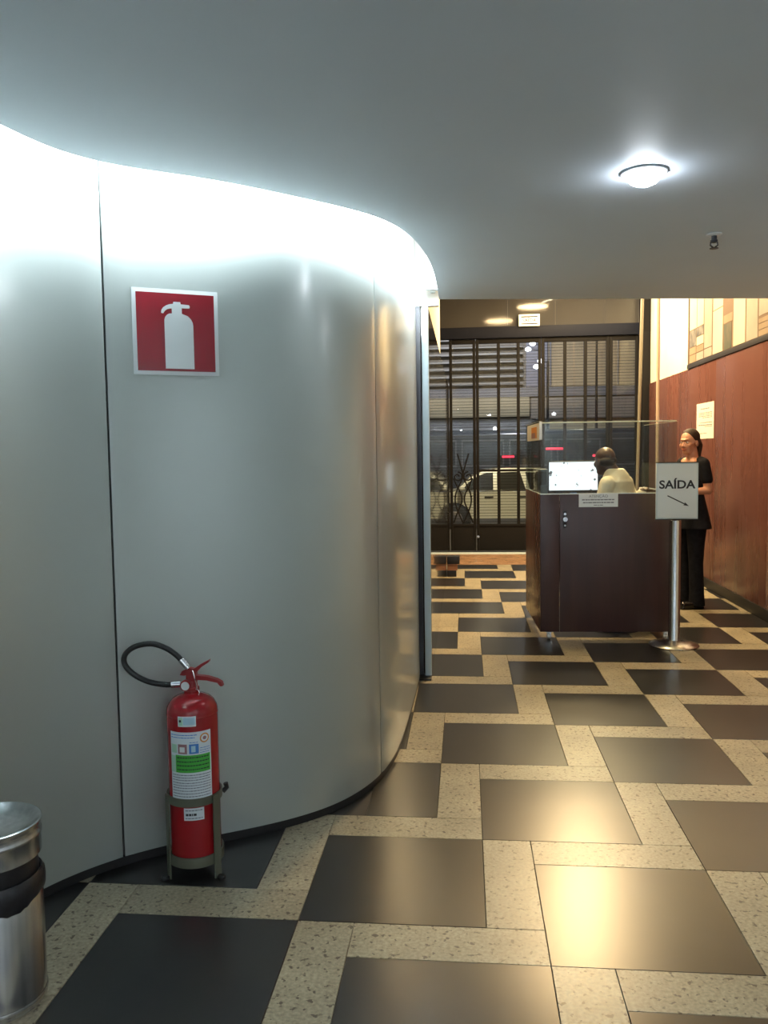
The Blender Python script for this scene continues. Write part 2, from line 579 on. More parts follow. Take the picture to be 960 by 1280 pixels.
# ------------------------------------------------------------------ floor, tile by tile
TA, TW = 0.6, 0.1818
OX, OY = -0.5448, 2.5343
floor = setting('floor')
MB().box(-3.0, 2.7, -2.6, 12.6, -0.06, -0.006).build('floor_slab', 'grout', floor)
gap = 0.0009
shared = {}
def tile(x0, x1, y0, y1, material):
    # clamp to the room
    lim = -1.95 if y1 < 3.75 else -0.42
    x0, x1 = max(x0, lim), min(x1, 2.555)
    y0, y1 = max(y0, 0.7), min(y1, 10.98)
    if x1 - x0 < 0.012 or y1 - y0 < 0.012:
        return
    key = (round(x1 - x0, 3), round(y1 - y0, 3), material)
    if key not in shared:
        sx, sy, e = (x1 - x0) / 2 - gap, (y1 - y0) / 2 - gap, 0.0012
        rs = [[(-sx, -sy, -0.006), (sx, -sy, -0.006), (sx, sy, -0.006), (-sx, sy, -0.006)],
              [(-sx, -sy, -0.0012), (sx, -sy, -0.0012), (sx, sy, -0.0012), (-sx, sy, -0.0012)],
              [(-sx + e, -sy + e, 0), (sx - e, -sy + e, 0), (sx - e, sy - e, 0), (-sx + e, sy - e, 0)]]
        shared[key] = MB().rings(rs).mesh('tile', material)
    o = bpy.data.objects.new('dark_tile' if material == 'dark_tile' else 'light_tile', shared[key])
    o.location = ((x0 + x1) / 2, (y0 + y1) / 2, random.uniform(-0.0004, 0.0))
    o.parent = floor
    COL.objects.link(o)
def behind_wall(x, y):
    # wholly under the curved wall
    return (y > 3.9 and x < -0.42) or (x < -0.75 and y > 3.55) or (x < -1.3 and y > 3.2)
for i in range(-12, 24):
    for j in range(-12, 12):
        x, y = OX + TA * i + TW * j, OY + TA * i - (TA + TW) * j
        for (x0, x1, y0, y1, m) in ((x, x + TA, y, y + TA, 'dark_tile'), (x + TA, x + TA + TW, y, y + TA, 'light_tile'), (x + TW, x + TA + TW, y - TW, y, 'light_tile')):
            if not behind_wall(x1, y0):
                tile(x0, x1, y0, y1, m)
MB().box(-0.24, 2.555, 10.99, 12.10, -0.006, 0.001).build('threshold_stone', 'threshold', floor)
MB().box(-0.24, 2.47, 12.10, 12.30, -0.006, 0.006).build('threshold_strip', 'alu', floor)

# ------------------------------------------------------------------ curved panel wall
base = [(-1.78, -2.5), (-1.76, 0.2), (-1.72, 1.3), (-1.66, 1.95), (-1.56, 2.40), (-1.457, 2.684), (-1.372, 2.802), (-1.273, 2.908), (-1.122, 3.018), (-0.902, 3.136), (-0.703, 3.262), (-0.543, 3.42),
        (-0.453, 3.595), (-0.391, 3.775), (-0.345, 4.11), (-0.328, 4.568), (-0.318, 5.1), (-0.312, 5.47)]
base = [(x * 0.98, y * 0.98) if y > 0.5 else (x, y) for x, y in base]
wc = relax(spline(base), 25)
wn = normals(wc)
wall_left = setting('wall_left')
def near_idx(p):
    return min(range(len(wc)), key=lambda i: (wc[i] - Vector(p)).length)
j1 = near_idx((-1.2475, 2.855))
j2 = near_idx((-0.385, 3.68))
j0 = near_idx((-1.70, 1.5))
jm = near_idx((-1.75, 0.0))
cuts = [0, jm, j0, j1, j2, len(wc) - 1]
wall_left_panels = []
for a, b in zip(cuts[:-1], cuts[1:]):
    rows = []
    idx = list(range(a, b + 1))
    n = len(idx)
    ring = []
    for q, i in enumerate(idx):
        p, nn = wc[i], wn[i]
        tdir = Vector((-nn.y, nn.x))
        sh = 0.004 if (b - a > 3 and q == 0 and a != 0) else (-0.004 if q == n - 1 and b != len(wc) - 1 else 0)
        p = p + tdir * sh
        back = p - nn * 0.02
        eb = 0.0025 if q in (0, n - 1) else 0.0
        p = p - nn * eb
        ring.append([(p.x, p.y, 0.034), (p.x, p.y, 2.95), (back.x, back.y, 2.95), (back.x, back.y, 0.034)])
    wall_left_panels.append(MB().rings(ring).build('panel', 'panel', wall_left, smooth=30))
ring = []
for p, nn in zip(wc, wn):
    a, b = p - nn * 0.021, p - nn * 0.09
    ring.append([(a.x, a.y, 0.034), (a.x, a.y, 3.0), (b.x, b.y, 3.0), (b.x, b.y, 0.034)])
MB().rings(ring).build('backing', 'kick', wall_left)
baseboard = setting('baseboard_left')
ring = []
for p, nn in zip(wc, wn):
    a, b = p - nn * 0.004, p - nn * 0.09
    ring.append([(a.x, a.y, 0.0), (a.x, a.y, 0.033), (b.x, b.y, 0.033), (b.x, b.y, 0.0)])
MB().rings(ring).build('kick_strip', 'kick', baseboard)

# aluminium door jamb at the end of the curved wall, white head panel above it
door_1 = setting('door_1')
MB().box(-0.335, -0.312, 5.375, 5.44, 0.02, 2.425).box(-0.335, -0.285, 5.44, 5.47, 0.02, 2.425).build('jamb_channel', 'trim_dark', door_1)
MB().box(-0.275, -0.232, 5.44, 5.47, 0.012, 2.425, 0.003).build('jamb_post', 'alu', door_1)
MB().box(-0.335, -0.314, 5.30, 5.374, 0.012, 2.425, 0.003).build('jamb_rail', 'alu', door_1)
MB().box(-0.34, -0.232, 5.36, 5.49, 0.0, 0.011).build('jamb_foot', 'kick', door_1)
trim_1 = setting('trim_1')
MB().box(-0.60, -0.165, 5.45, 5.50, 2.43, 2.99).build('head_panel', 'white_paint', trim_1)
MB().box(-0.215, -0.185, 5.425, 5.449, 2.51, 2.53).build('head_clip', 'alu', trim_1)

# ------------------------------------------------------------------ ceiling with its curved edge and light cove
edge = [(-1.66, -2.5), (-1.63, 0.0), (-1.58, 1.2), (-1.52, 1.9), (-1.455, 2.25), (-1.394, 2.475), (-1.344, 2.68), (-1.24, 2.835), (-1.1, 2.94), (-0.954, 3.034), (-0.81, 3.156), (-0.684, 3.283), (-0.532, 3.433),
        (-0.372, 3.629), (-0.284, 3.83), (-0.227, 4.08), (-0.19, 4.40), (-0.170, 4.772), (-0.166, 5.233), (-0.166, 5.62)]
KS = (CZ - EYE) / (2.5 - EYE)
ec = relax(spline([(x * KS, y * KS if y > 0 else y) for x, y in edge]), 12)
# keep the slot open: never closer than 9 cm to the wall
en = normals(ec)
ceiling = setting('ceiling')
far = [(2.62, 5.73)]
outline = [(p.x, p.y) for p in ec] + far + [(2.62, -2.5)]
cl = MB().prism(outline, 'z', CZ, CZ + 0.05).build('ceiling_slab', 'ceiling', ceiling, smooth=None)
tri_clean(cl)
MB().box(-2.2, 0.4, -2.6, 5.6, 3.0, 3.05).build('cove_top', 'white_paint', ceiling)
MB().box(0.40, 0.46, -2.5, 5.3, CZ + 0.052, 3.0).build('cove_back', 'white_paint', ceiling)
for k in range(3, len(ec) - 14, 7):
    a, b = ec[k], ec[min(k + 7, len(ec) - 1)]
    mid = (a + b) / 2
    if mid.y < 1.0:
        continue
    nn = en[min(k + 3, len(en) - 1)]
    src = mid + nn * 0.10
    o = light('cove_tube', 'AREA', (src.x, src.y, CZ + 0.17), 21.0 if mid.y > 2.95 else (15.0 if mid.y > 2.6 else 9.0), COOL, (mid.x - nn.x * 0.10, mid.y - nn.y * 0.10, CZ + 0.03), shape='RECTANGLE', size=(b - a).length, size_y=0.14)
    t3 = Vector((b.x - a.x, b.y - a.y, 0)).normalized()
    d3 = (Vector((mid.x - nn.x * 0.10, mid.y - nn.y * 0.10, CZ + 0.03)) - Vector((src.x, src.y, CZ + 0.17))).normalized()
    z3 = -d3
    y3 = z3.cross(t3).normalized()
    x3 = y3.cross(z3)
    o.matrix_world = Matrix(((x3.x, y3.x, z3.x, src.x), (x3.y, y3.y, z3.y, src.y), (x3.z, y3.z, z3.z, CZ + 0.17), (0, 0, 0, 1)))

# ------------------------------------------------------------------ right wall: wood panels, trim, cream upper wall
wall_right = setting('wall_right')
MB().box(2.585, 2.72, -2.6, 12.6, 0, 4.3).build('wall_body', 'cream_wall', wall_right)
MB().box(2.567, 2.584, -2.6, 5.895, 0.10, 2.43).build('painted_lining', 'white_paint', wall_right)
ys = [5.9, 7.4, 8.93, 10.45, 12.06]
for a, b in zip(ys[:-1], ys[1:]):
    MB().box(2.567, 2.584, a + 0.0015, b - 0.0015, 0.10, 2.40, 0.0015).build('panel', 'wood', wall_right)
baseboard_r = setting('baseboard_right')
MB().box(2.558, 2.584, -2.5, 12.06, 0.0, 0.098).build('skirting', 'kick', baseboard_r)
trim_2 = setting('trim_2')
MB().box(2.556, 2.584, 5.82, 10.03, 2.402, 2.452, 0.002).build('top_rail', 'trim_dark', trim_2)

# ------------------------------------------------------------------ lobby: left wall, ceiling, bulkhead, rear
wall_lobby_left = setting('wall_lobby_left')
MB().box(-0.36, -0.232, 5.505, 12.3, 0.012, 2.42).build('polished_cladding', 'mirror_stone', wall_lobby_left)
MB().box(-0.36, -0.236, 5.50, 12.3, 0.0, 0.012).build('shadow_gap', 'kick', wall_lobby_left)
MB().box(-0.36, -0.236, 5.51, 8.17, 2.421, 4.2).build('upper_wall', 'cream_wall', wall_lobby_left)
MB().box(-1.6, -1.5, 8.17, 12.3, 2.421, 4.2).build('recess_wall', 'facade', wall_lobby_left)
MB().box(-1.5, -0.361, 8.05, 8.17, 2.421, 4.2).build('recess_side', 'facade', wall_lobby_left)
wall_bulkhead = setting('wall_bulkhead')
MB().prism([(-0.235, 5.215), (2.584, 5.665), (2.584, 5.715), (-0.235, 5.265)], 'z', CZ + 0.051, 4.2).build('bulkhead', 'white_paint', wall_bulkhead)
ceiling_lobby = setting('ceiling_lobby')
MB().box(-1.6, 2.72, 5.5, 12.7, 4.2, 4.3).build('lobby_ceiling_slab', 'ceiling', ceiling_lobby)
wall_back = setting('wall_back')
MB().box(-2.2, 2.72, -2.7, -2.6, 0, 3.05).build('rear_wall', 'white_paint', wall_back)

# ------------------------------------------------------------------ ceiling fittings
def downlight(x, y, label):
    t = thing('downlight', label, 'light', (x, y, CZ - 0.0015), group='recessed downlights')
    MB().lathe([(0.052, 0.0), (0.075, -0.001), (0.078, -0.004), (0.060, -0.012), (0.050, -0.010)], n=36, cap0=False, cap1=False).build('bezel', 'sign_white', t)
    MB().lathe([(0.058, -0.009), (0.056, -0.020), (0.044, -0.034), (0.024, -0.043), (0.004, -0.046)], n=32).build('lamp', 'down_glow', t)
    return t
downlight(0.617, 3.01, 'bright white round downlight recessed in the grey ceiling')
t = thing('sprinkler', 'small dark fire sprinkler hanging from the grey ceiling', 'sprinkler', (1.105, 3.90, CZ - 0.0005))
MB().lathe([(0.032, 0), (0.034, -0.004), (0.026, -0.009), (0.012, -0.010)], n=24).build('escutcheon', 'sign_white', t)
MB().lathe([(0.012, -0.010), (0.012, -0.026), (0.016, -0.028), (0.016, -0.036), (0.008, -0.040)], n=18).build('body', 'trim_dark', t)
m_ = MB()
m_.tube([(-0.014, 0, -0.036), (-0.016, 0, -0.050), (0, 0, -0.062)], 0.0035, 8).tube([(0.014, 0, -0.036), (0.016, 0, -0.050), (0, 0, -0.062)], 0.0035, 8)
m_.build('yoke', 'trim_dark', t)
MB().lathe([(0.004, -0.060), (0.019, -0.062), (0.019, -0.065), (0.004, -0.066)], n=18).build('deflector', 'trim_dark', t)

# ------------------------------------------------------------------ fire extinguisher sign
tan = Vector((0.883, 0.469, 0)).normalized()
ang = math.atan2(tan.y, tan.x)
t = thing('fire_extinguisher_sign', 'red square sign with white fire extinguisher pictogram on the curved wall', 'sign', (-1.0425, 2.978, 1.937), ang + R(1.5))
SX = 0.1535
MB().box(-SX, SX, -0.006, -0.001, -0.1535, 0.1535, 0.001).build('plate', 'sign_white', t)
b_ = 0.139
MB().box(-b_, b_, -0.0075, -0.0062, -b_, b_).build('red_field', 'sign_red', t)
def px(u, v):
    # pictogram coordinates 0..1 on the sign face
    return ((u - 0.5) * 2 * SX, (0.5 - v) * 0.307)
body_poly = [(0.365, 0.925), (0.365, 0.36), (0.375, 0.325), (0.395, 0.30), (0.42, 0.285), (0.455, 0.28), (0.455, 0.225), (0.435, 0.225), (0.40, 0.235), (0.375, 0.255), (0.355, 0.285), (0.33, 0.28), (0.335, 0.245), (0.355, 0.215),
             (0.39, 0.19), (0.43, 0.175), (0.47, 0.17), (0.475, 0.145), (0.555, 0.145), (0.56, 0.17), (0.655, 0.175), (0.665, 0.19), (0.66, 0.215), (0.57, 0.215), (0.57, 0.28), (0.64, 0.305), (0.675, 0.34), (0.695, 0.38), (0.70, 0.42), (0.70, 0.925)]
o = MB().prism([px(u, v) for u, v in body_poly], 'y', -0.0088, -0.0077).build('pictogram', 'sign_white', t, smooth=None)
tri_clean(o)

# ------------------------------------------------------------------ fire extinguisher
EX, EY = -0.975, 2.83
t = thing('fire_extinguisher', 'red fire extinguisher with looped black hose, in a floor stand', 'fire extinguisher', (EX, EY, 0.0))
RB = 0.0895
MB().lathe([(0.070, 0.062), (0.083, 0.064), (RB, 0.072), (RB, 0.594), (0.087, 0.606), (0.079, 0.622), (0.065, 0.636), (0.046, 0.645), (0.027, 0.650), (0.026, 0.664), (0.022, 0.664)], n=48).build('cylinder', 'red', t, smooth=35)
MB().lathe([(0.0895, 0.578), (0.0905, 0.581), (0.0905, 0.583), (0.0895, 0.586)], n=48, cap0=False, cap1=False).build('weld_seam', 'red', t)
MB().lathe([(0.028, 0.660), (0.028, 0.672), (0.023, 0.674), (0.021, 0.690), (0.018, 0.694)], n=24).box(-0.016, 0.022, -0.012, 0.012, 0.69, 0.732, 0.003).build('valve', 'red_metal', t)
MB().tube([(-0.012, -0.030, 0.683), (-0.012, -0.012, 0.683)], 0.020, 24).build('pressure_gauge', 'red_metal', t)
g_ = MB()
g_.prism([(0.0, 0.700), (0.02, 0.716), (0.060, 0.712), (0.095, 0.702), (0.112, 0.692), (0.116, 0.678), (0.108, 0.678), (0.098, 0.690), (0.060, 0.698), (0.02, 0.700)], 'y', -0.011, 0.011)
g_.build('carry_handle', 'red_metal', t, smooth=30)
g_ = MB()
g_.prism([(-0.038, 0.716), (-0.030, 0.730), (-0.005, 0.742), (0.012, 0.738), (0.040, 0.757), (0.070, 0.772), (0.068, 0.763), (0.040, 0.745), (0.018, 0.722), (0.0, 0.722), (-0.022, 0.714)], 'y', -0.010, 0.010)
g_.build('squeeze_lever', 'red_metal', t, smooth=30)
MB().tube([(-0.012, -0.0325, 0.683), (-0.012, -0.0302, 0.683)], 0.015, 20).build('gauge_dial', 'sign_white', t)
MB().tube([(0.012, -0.016, 0.735), (0.016, -0.018, 0.722), (0.020, -0.017, 0.700), (0.026, -0.016, 0.668)], 0.0022, 8).tube([(0.02 + 0.014 * math.cos(a / 12 * 2 * PI), -0.017, 0.655 + 0.014 * math.sin(a / 12 * 2 * PI)) for a in range(13)], 0.0018, 6).build('safety_pin', 'chrome', t)
hp = [(-0.058, -0.012, 0.683), (-0.09, -0.02, 0.684), (-0.145, -0.03, 0.697), (-0.195, -0.036, 0.724), (-0.226, -0.038, 0.760), (-0.224, -0.036, 0.795), (-0.19, -0.032, 0.822), (-0.135, -0.026, 0.832), (-0.085, -0.022, 0.818), (-0.046, -0.02, 0.792), (-0.020, -0.02, 0.766)]
def smooth3(pts, k=5):
    pts = [Vector(p) for p in pts]
    P = [2 * pts[0] - pts[1]] + pts + [2 * pts[-1] - pts[-2]]
    out = []
    for i in range(1, len(P) - 2):
        a, b, c, d = P[i - 1], P[i], P[i + 1], P[i + 2]
        for q in range(k):
            s = q / k
            out.append(0.5 * ((2 * b) + (c - a) * s + (2 * a - 5 * b + 4 * c - d) * s * s + (3 * b - a - 3 * c + d) * s ** 3))
    out.append(pts[-1])
    return out
h_ = MB().tube(smooth3(hp), 0.0098, 14).build('hose', 'rubber', t)
MB().tube([(-0.068, -0.014, 0.683), (-0.034, -0.008, 0.684)], 0.0118, 16).build('ferrule', 'chrome', h_)
MB().tube([(-0.028, -0.02, 0.775), (-0.006, -0.02, 0.750)], 0.0122, 16).tube([(-0.006, -0.02, 0.750), (-0.001, -0.02, 0.744)], 0.009, 12).build('ferrule', 'chrome', h_)
# labels wrap the front of the cylinder
FRONT = math.atan2(-EY, -EX) + 0.0
def lab(name, m, u0, u1, z0, z1, lift=0.0, par=None, **pr):
    return MB().arc_patch((0, 0), RB + 0.0004 + lift, FRONT + u0, FRONT + u1, z0, z1, 0.0006).build(name, m, par or t, smooth=30, **pr)
main = lab('instruction_label', 'paper_cool', -0.98, 0.72, 0.297, 0.536)
lab('green_block', 'green', -0.72, 0.66, 0.393, 0.455, 0.0008, main)
lab('pale_block', 'pale_green', -0.97, -0.73, 0.393, 0.452, 0.0008, main)
lab('class_square', 'pale_green', -0.92, -0.66, 0.462, 0.492, 0.0008, main)
lab('class_square', 'pink', -0.60, -0.24, 0.460, 0.494, 0.0008, main)
lab('class_symbol', 'sign_white', -0.53, -0.33, 0.466, 0.484, 0.0016, main)
lab('class_square', 'blue', -0.16, 0.20, 0.460, 0.494, 0.0008, main)
lab('class_symbol', 'pale_blue', -0.08, 0.08, 0.466, 0.488, 0.0016, main)
def disc_patch(name, m, u, z, r0, r1, lift):
    mb = MB()
    vs, fs = [], []
    n = 24
    for k in range(n):
        a = 2 * PI * k / n
        for rr in (r0, r1):
            th = FRONT + u + rr * math.cos(a) / RB
            vs.append(((RB + lift) * math.cos(th), (RB + lift) * math.sin(th), z + rr * math.sin(a)))
    for k in range(n):
        j = (k + 1) % n
        fs.append((2 * k, 2 * k + 1, 2 * j + 1, 2 * j))
    if r0 < 0.001:
        pass
    mb.add(vs, fs).build(name, m, main)
disc_patch('emblem_ring', 'orange', 0.44, 0.512, 0.0125, 0.0170, 0.0022)
disc_patch('emblem_disc', 'sign_white', 0.44, 0.512, 0.0002, 0.0124, 0.0021)
disc_patch('emblem_core', 'pink', 0.44, 0.512, 0.0002, 0.0065, 0.0026)
def textlines(mb, rows):
    for (u0, u1, z, h) in rows:
        u = u0
        while u < u1 - 0.02:
            wd = random.uniform(0.04, 0.12)
            e = min(u + wd, u1)
            mb.arc_patch((0, 0), RB + 0.0018, FRONT + u, FRONT + e, z - h / 2, z + h / 2, 0.0003, n=2)
            u = e + 0.022
    return mb
textlines(MB(), [(-0.92, 0.14, 0.526, 0.003), (-0.92, 0.06, 0.517, 0.003), (0.25, 0.66, 0.478, 0.002), (0.25, 0.66, 0.470, 0.002), (0.25, 0.66, 0.462, 0.002), (-0.14, 0.18, 0.500, 0.002)]).build('text_lines', 'blue', main, kind='stuff')
textlines(MB(), [(-0.66, 0.60, z, 0.004) for z in (0.446, 0.432, 0.418, 0.404)]).build('text_lines', 'ink', main, kind='stuff')
textlines(MB(), [(-0.90, 0.66, z, 0.0028) for z in (0.384, 0.375, 0.366, 0.356, 0.347, 0.338, 0.328, 0.318, 0.308)]).build('text_lines', 'ink_grey', main, kind='stuff')
seal = lab('inspection_seal', 'paper_cool', -0.58, 0.12, 0.556, 0.592)
lab('seal_band', 'pale_blue', -0.36, 0.09, 0.563, 0.588, 0.0008, seal)
lab('seal_band', 'pale_green', -0.54, -0.38, 0.560, 0.588, 0.0008, seal)
lab('seal_mark', 'ink', -0.52, -0.44, 0.572, 0.580, 0.0016, seal)
low = lab('lower_label', 'paper_cool', -0.44, 0.34, 0.222, 0.266)
textlines(MB(), [(-0.36, 0.05, 0.243, 0.008)]).build('text_lines', 'ink', low, kind='stuff')
textlines(MB(), [(-0.38, 0.28, 0.258, 0.003), (-0.38, 0.28, 0.230, 0.003)]).build('text_lines', 'ink_grey', low, kind='stuff')

s_ = thing('extinguisher_stand', 'olive painted metal ring stand holding the red fire extinguisher', 'stand', (EX, EY, 0.0))
def ringband(r0, r1, z0, z1, n=48):
    rs = [[(r * math.cos(2 * PI * k / n), r * math.sin(2 * PI * k / n), z) for k in range(n)] for r, z in ((r0, z0), (r1, z0), (r1, z1), (r0, z1))]
    return MB().rings(rs, closed=True)
ringband(0.0925, 0.0975, 0.272, 0.300).build('upper_ring', 'olive', s_)
ringband(0.0925, 0.0985, 0.052, 0.088).build('lower_ring', 'olive', s_)
MB().lathe([(0.094, 0.050), (0.094, 0.0545)], n=40).build('base_plate', 'olive', s_)
for a in (FRONT + 0.80, FRONT - 1.25, FRONT + PI - 0.25):
    c, sn = math.cos(a), math.sin(a)
    mb = MB()
    hw = 0.016
    pts = []
    for rr in (0.0986, 0.1030):
        for q in (-hw, hw):
            for z in (0.0, 0.300):
                pts.append((c * rr - sn * q, sn * rr + c * q, z))
    mb.add(pts, [(0, 1, 3, 2), (4, 6, 7, 5), (0, 4, 5, 1), (2, 3, 7, 6), (1, 5, 7, 3), (0, 2, 6, 4)])
    mb.build('leg', 'olive', s_)
    MB().lathe([(0.015, 0.0), (0.015, 0.006), (0.011, 0.010)], c=(c * 0.116, sn * 0.116), n=16).build('foot_pad', 'rubber', s_)
MB().tube([(0.101 * math.cos(FRONT + 1.75), 0.101 * math.sin(FRONT + 1.75), 0.272), (0.116 * math.cos(FRONT + 1.75), 0.116 * math.sin(FRONT + 1.75), 0.285), (0.112 * math.cos(FRONT + 1.75), 0.112 * math.sin(FRONT + 1.75), 0.302)], 0.009, 10).build('rubber_stop', 'rubber', s_)

# ------------------------------------------------------------------ waste bin
t = thing('waste_bin', 'round stainless steel waste bin with dished lid and black liner bag', 'bin', (-1.295, 2.09, 0.0))
t.scale = (1, 1, 0.925)
MB().lathe([(0.122, 0.0), (0.126, 0.004), (0.126, 0.372), (0.123, 0.378), (0.119, 0.378), (0.119, 0.01)], n=56, cap1=True).build('body', 'steel', t)
MB().lathe([(0.127, 0.012), (0.1285, 0.018), (0.1285, 0.022), (0.127, 0.028)], n=56, cap0=False, cap1=False).build('base_bead', 'steel', t)
# liner: recessed collar and a ragged folded skirt
MB().lathe([(0.1185, 0.30), (0.117, 0.40), (0.112, 0.47)], n=56, cap0=False, cap1=False).build('collar', 'black', t)
rs = []
n = 72
for r, z, amp in ((0.128, 0.322, 0.012), (0.1315, 0.338, 0.008), (0.133, 0.362, 0.004), (0.131, 0.385, 0.004), (0.124, 0.394, 0.002), (0.119, 0.390, 0.0)):
    rs.append([((r + random.uniform(-0.0012, 0.0012)) * math.cos(2 * PI * k / n), (r + random.uniform(-0.0012, 0.0012)) * math.sin(2 * PI * k / n), z + amp * math.sin(k * 0.35 + 1.1) + random.uniform(-0.2, 0.2) * amp) for k in range(n)])
MB().rings(rs, False, False).build('liner_bag', 'bag', t, smooth=60)
lid = MB().lathe([(0.113, 0.445), (0.126, 0.446), (0.126, 0.497), (0.1285, 0.502), (0.1285, 0.510), (0.126, 0.515), (0.1275, 0.532), (0.130, 0.540), (0.130, 0.545), (0.126, 0.547), (0.118, 0.541), (0.100, 0.528), (0.070, 0.519), (0.030, 0.515), (0.004, 0.5145)], n=64).build('lid', 'steel', t, smooth=50)

# ------------------------------------------------------------------ reception kiosk
KX, KY, KR = 0.578, 6.575, R(2.2)
k_ = thing('reception_kiosk', 'dark wooden reception kiosk on casters with clear glass screens', 'kiosk', (KX, KY, 0), KR)
W_, D_, Z0, Z1 = 1.05, 1.02, 0.065, 1.148
MB().box(0.0, 0.148, 0.0, 0.022, Z0, Z1, 0.002).build('front_panel', 'kiosk_wood', k_)
dr = MB().box(0.152, W_, 0.0, 0.022, Z0, Z1, 0.002).build('door', 'kiosk_wood', k_)
MB().box(0.176, 0.204, -0.006, -0.0005, 0.885, 1.02, 0.003).build('lock_plate', 'kick', dr)
MB().tube([(0.19, -0.0065, 0.995), (0.19, -0.014, 0.995)], 0.010, 16).build('lock', 'chrome', dr)
MB().tube([(0.19, -0.0065, 0.955), (0.19, -0.028, 0.955)], 0.018, 18).build('knob', 'chrome', dr)
MB().tube([(0.19, -0.0065, 0.905), (0.19, -0.012, 0.905)], 0.008, 16).build('lock', 'chrome', dr)
MB().box(0.0, 0.022, 0.0225, D_, Z0, Z1, 0.002).build('side_panel', 'wood', k_, label='reddish side panel')  # lighter red wood puts the warm light on this side into its colour
MB().box(W_ - 0.022, W_, 0.0225, D_, Z0, Z1, 0.002).build('side_panel', 'kiosk_wood', k_)
MB().box(0.0225, W_ - 0.0225, 0.60, D_ - 0.03, 0.985, 1.01).build('shelf', 'kiosk_wood', k_)
MB().box(0.0225, W_ - 0.0225, D_ - 0.028, D_ - 0.008, 0.30, 1.04).build('rear_panel', 'kiosk_wood', k_)
MB().box(0.0, W_, -0.001, 0.010, Z1 + 0.0003, Z1 + 0.006).box(0.0, 0.010, 0.0101, D_, Z1 + 0.0003, Z1 + 0.006).box(W_ - 0.010, W_, 0.0101, D_, Z1 + 0.0003, Z1 + 0.006).build('glazing_channel', 'alu', k_)
GZ = Z1 + 0.0065
def pane(nm, x0, x1, y0, y1, z1):
    g = MB().box(x0, x1, y0, y1, GZ, z1).build(nm, 'glass', k_)
    g['label'] = 'clear glass screen'
    return g
gp = pane('glass_screen', 0.012, W_ - 0.012, 0.0015, 0.0075, 1.700)
MB().box(0.012, W_ - 0.012, -0.001, 0.009, 1.7003, 1.710).build('polished_edge', 'glass_edge', gp)
gl = pane('glass_screen', 0.0015, 0.0075, 0.012, D_, 1.716)
MB().box(0.002, 0.007, 0.012, D_, 1.7163, 1.719).build('polished_edge', 'glass_edge', gl)
gr = pane('glass_screen', W_ - 0.0075, W_ - 0.0015, 0.012, D_, 1.700)
MB().box(W_ - 0.007, W_ - 0.002, 0.012, D_, 1.7003, 1.703).build('polished_edge', 'glass_edge', gr)
MB().box(-0.006, 0.014, -0.006, -0.0012, 1.575, 1.714, 0.001).build('corner_clip', 'sign_white', k_)
for cx, cy in ((0.070, 0.038), (W_ - 0.075, 0.038), (0.075, D_ - 0.08), (W_ - 0.075, D_ - 0.08)):
    c_ = MB().box(cx - 0.02, cx + 0.02, cy - 0.02, cy + 0.02, 0.052, 0.0645).box(cx - 0.019, cx - 0.014, cy - 0.012, cy + 0.012, 0.018, 0.052).box(cx + 0.014, cx + 0.019, cy - 0.012, cy + 0.012, 0.018, 0.052).build('caster', 'chrome', k_)
    MB().tube([(cx - 0.011, cy, 0.027), (cx + 0.011, cy, 0.027)], 0.027, 20).build('wheel', 'sign_white', c_)
def K(x, y, z):
    return (KX + x * math.cos(KR) - y * math.sin(KR), KY + x * math.sin(KR) + y * math.cos(KR), z)
# notice taped to the front
n_ = thing('paper_notice', 'white ATENÇÃO paper notice taped to the kiosk front', 'notice', K(0.447, -0.001, 1.10), KR)
MB().box(-0.150, 0.150, -0.0022, -0.0006, -0.052, 0.052).build('sheet', 'paper_cool', n_)
lettering('lettering', 'ATENÇÃO', 0.030, 'ink_grey', n_, (0.0, -0.0026, 0.030), (R(90), 0, 0), width=0.145)
mb = MB()
for z, x0, x1, h in ((0.004, -0.126, 0.126, 0.009), (-0.018, -0.118, 0.118, 0.009), (-0.038, -0.036, 0.040, 0.006)):
    x = x0
    while x < x1 - 0.006:
        e = min(x1, x + random.uniform(0.010, 0.030))
        mb.box(x, e, -0.0028, -0.0023, z - h / 2, z + h / 2)
        x = e + 0.004
mb.build('text_lines', 'ink_grey', n_, kind='stuff')
# coloured notice stuck to the left glass
n_ = thing('glass_notice', 'small white and orange notice stuck high on the left glass screen', 'notice', K(-0.0005, 0.45, 1.64), KR)
MB().box(-0.0022, -0.0006, -0.40, 0.42, -0.068, 0.066).build('sheet', 'paper', n_)
MB().box(-0.0030, -0.0024, -0.26, 0.10, -0.050, 0.040).build('picture', 'orange', n_)
MB().box(-0.0036, -0.0032, -0.16, 0.08, -0.050, -0.005).build('picture_core', 'pink', n_)
# monitor on the rear shelf
t = thing('monitor', 'black computer monitor showing a bright white screen inside the kiosk', 'monitor', K(0.40, 0.89, 1.0105), KR + R(4))
MB().box(-0.10, 0.10, -0.07, 0.09, 0, 0.012, 0.003).build('base', 'black', t)
MB().box(-0.03, 0.03, 0.02, 0.04, 0.012, 0.20, 0.004).build('neck', 'black', t)
MB().box(-0.225, 0.225, -0.01, 0.019, 0.075, 0.385, 0.004).build('bezel', 'black', t)
MB().box(-0.214, 0.214, -0.0125, -0.0102, 0.128, 0.376).build('screen', 'screen', t)
MB().box(-0.03, 0.03, -0.0118, -0.0102, 0.092, 0.106).build('power_strip', 'blue', t)
t = thing('desk_terminal', 'blue-grey box beside the monitor inside the kiosk', 'terminal', K(0.075, 0.80, 1.0105), KR)
MB().box(0.0, 0.085, -0.05, 0.08, 0, 0.32, 0.006).build('body', 'device', t)
MB().box(0.012, 0.073, -0.0525, -0.0503, 0.18, 0.30).build('front_face', 'black', t)

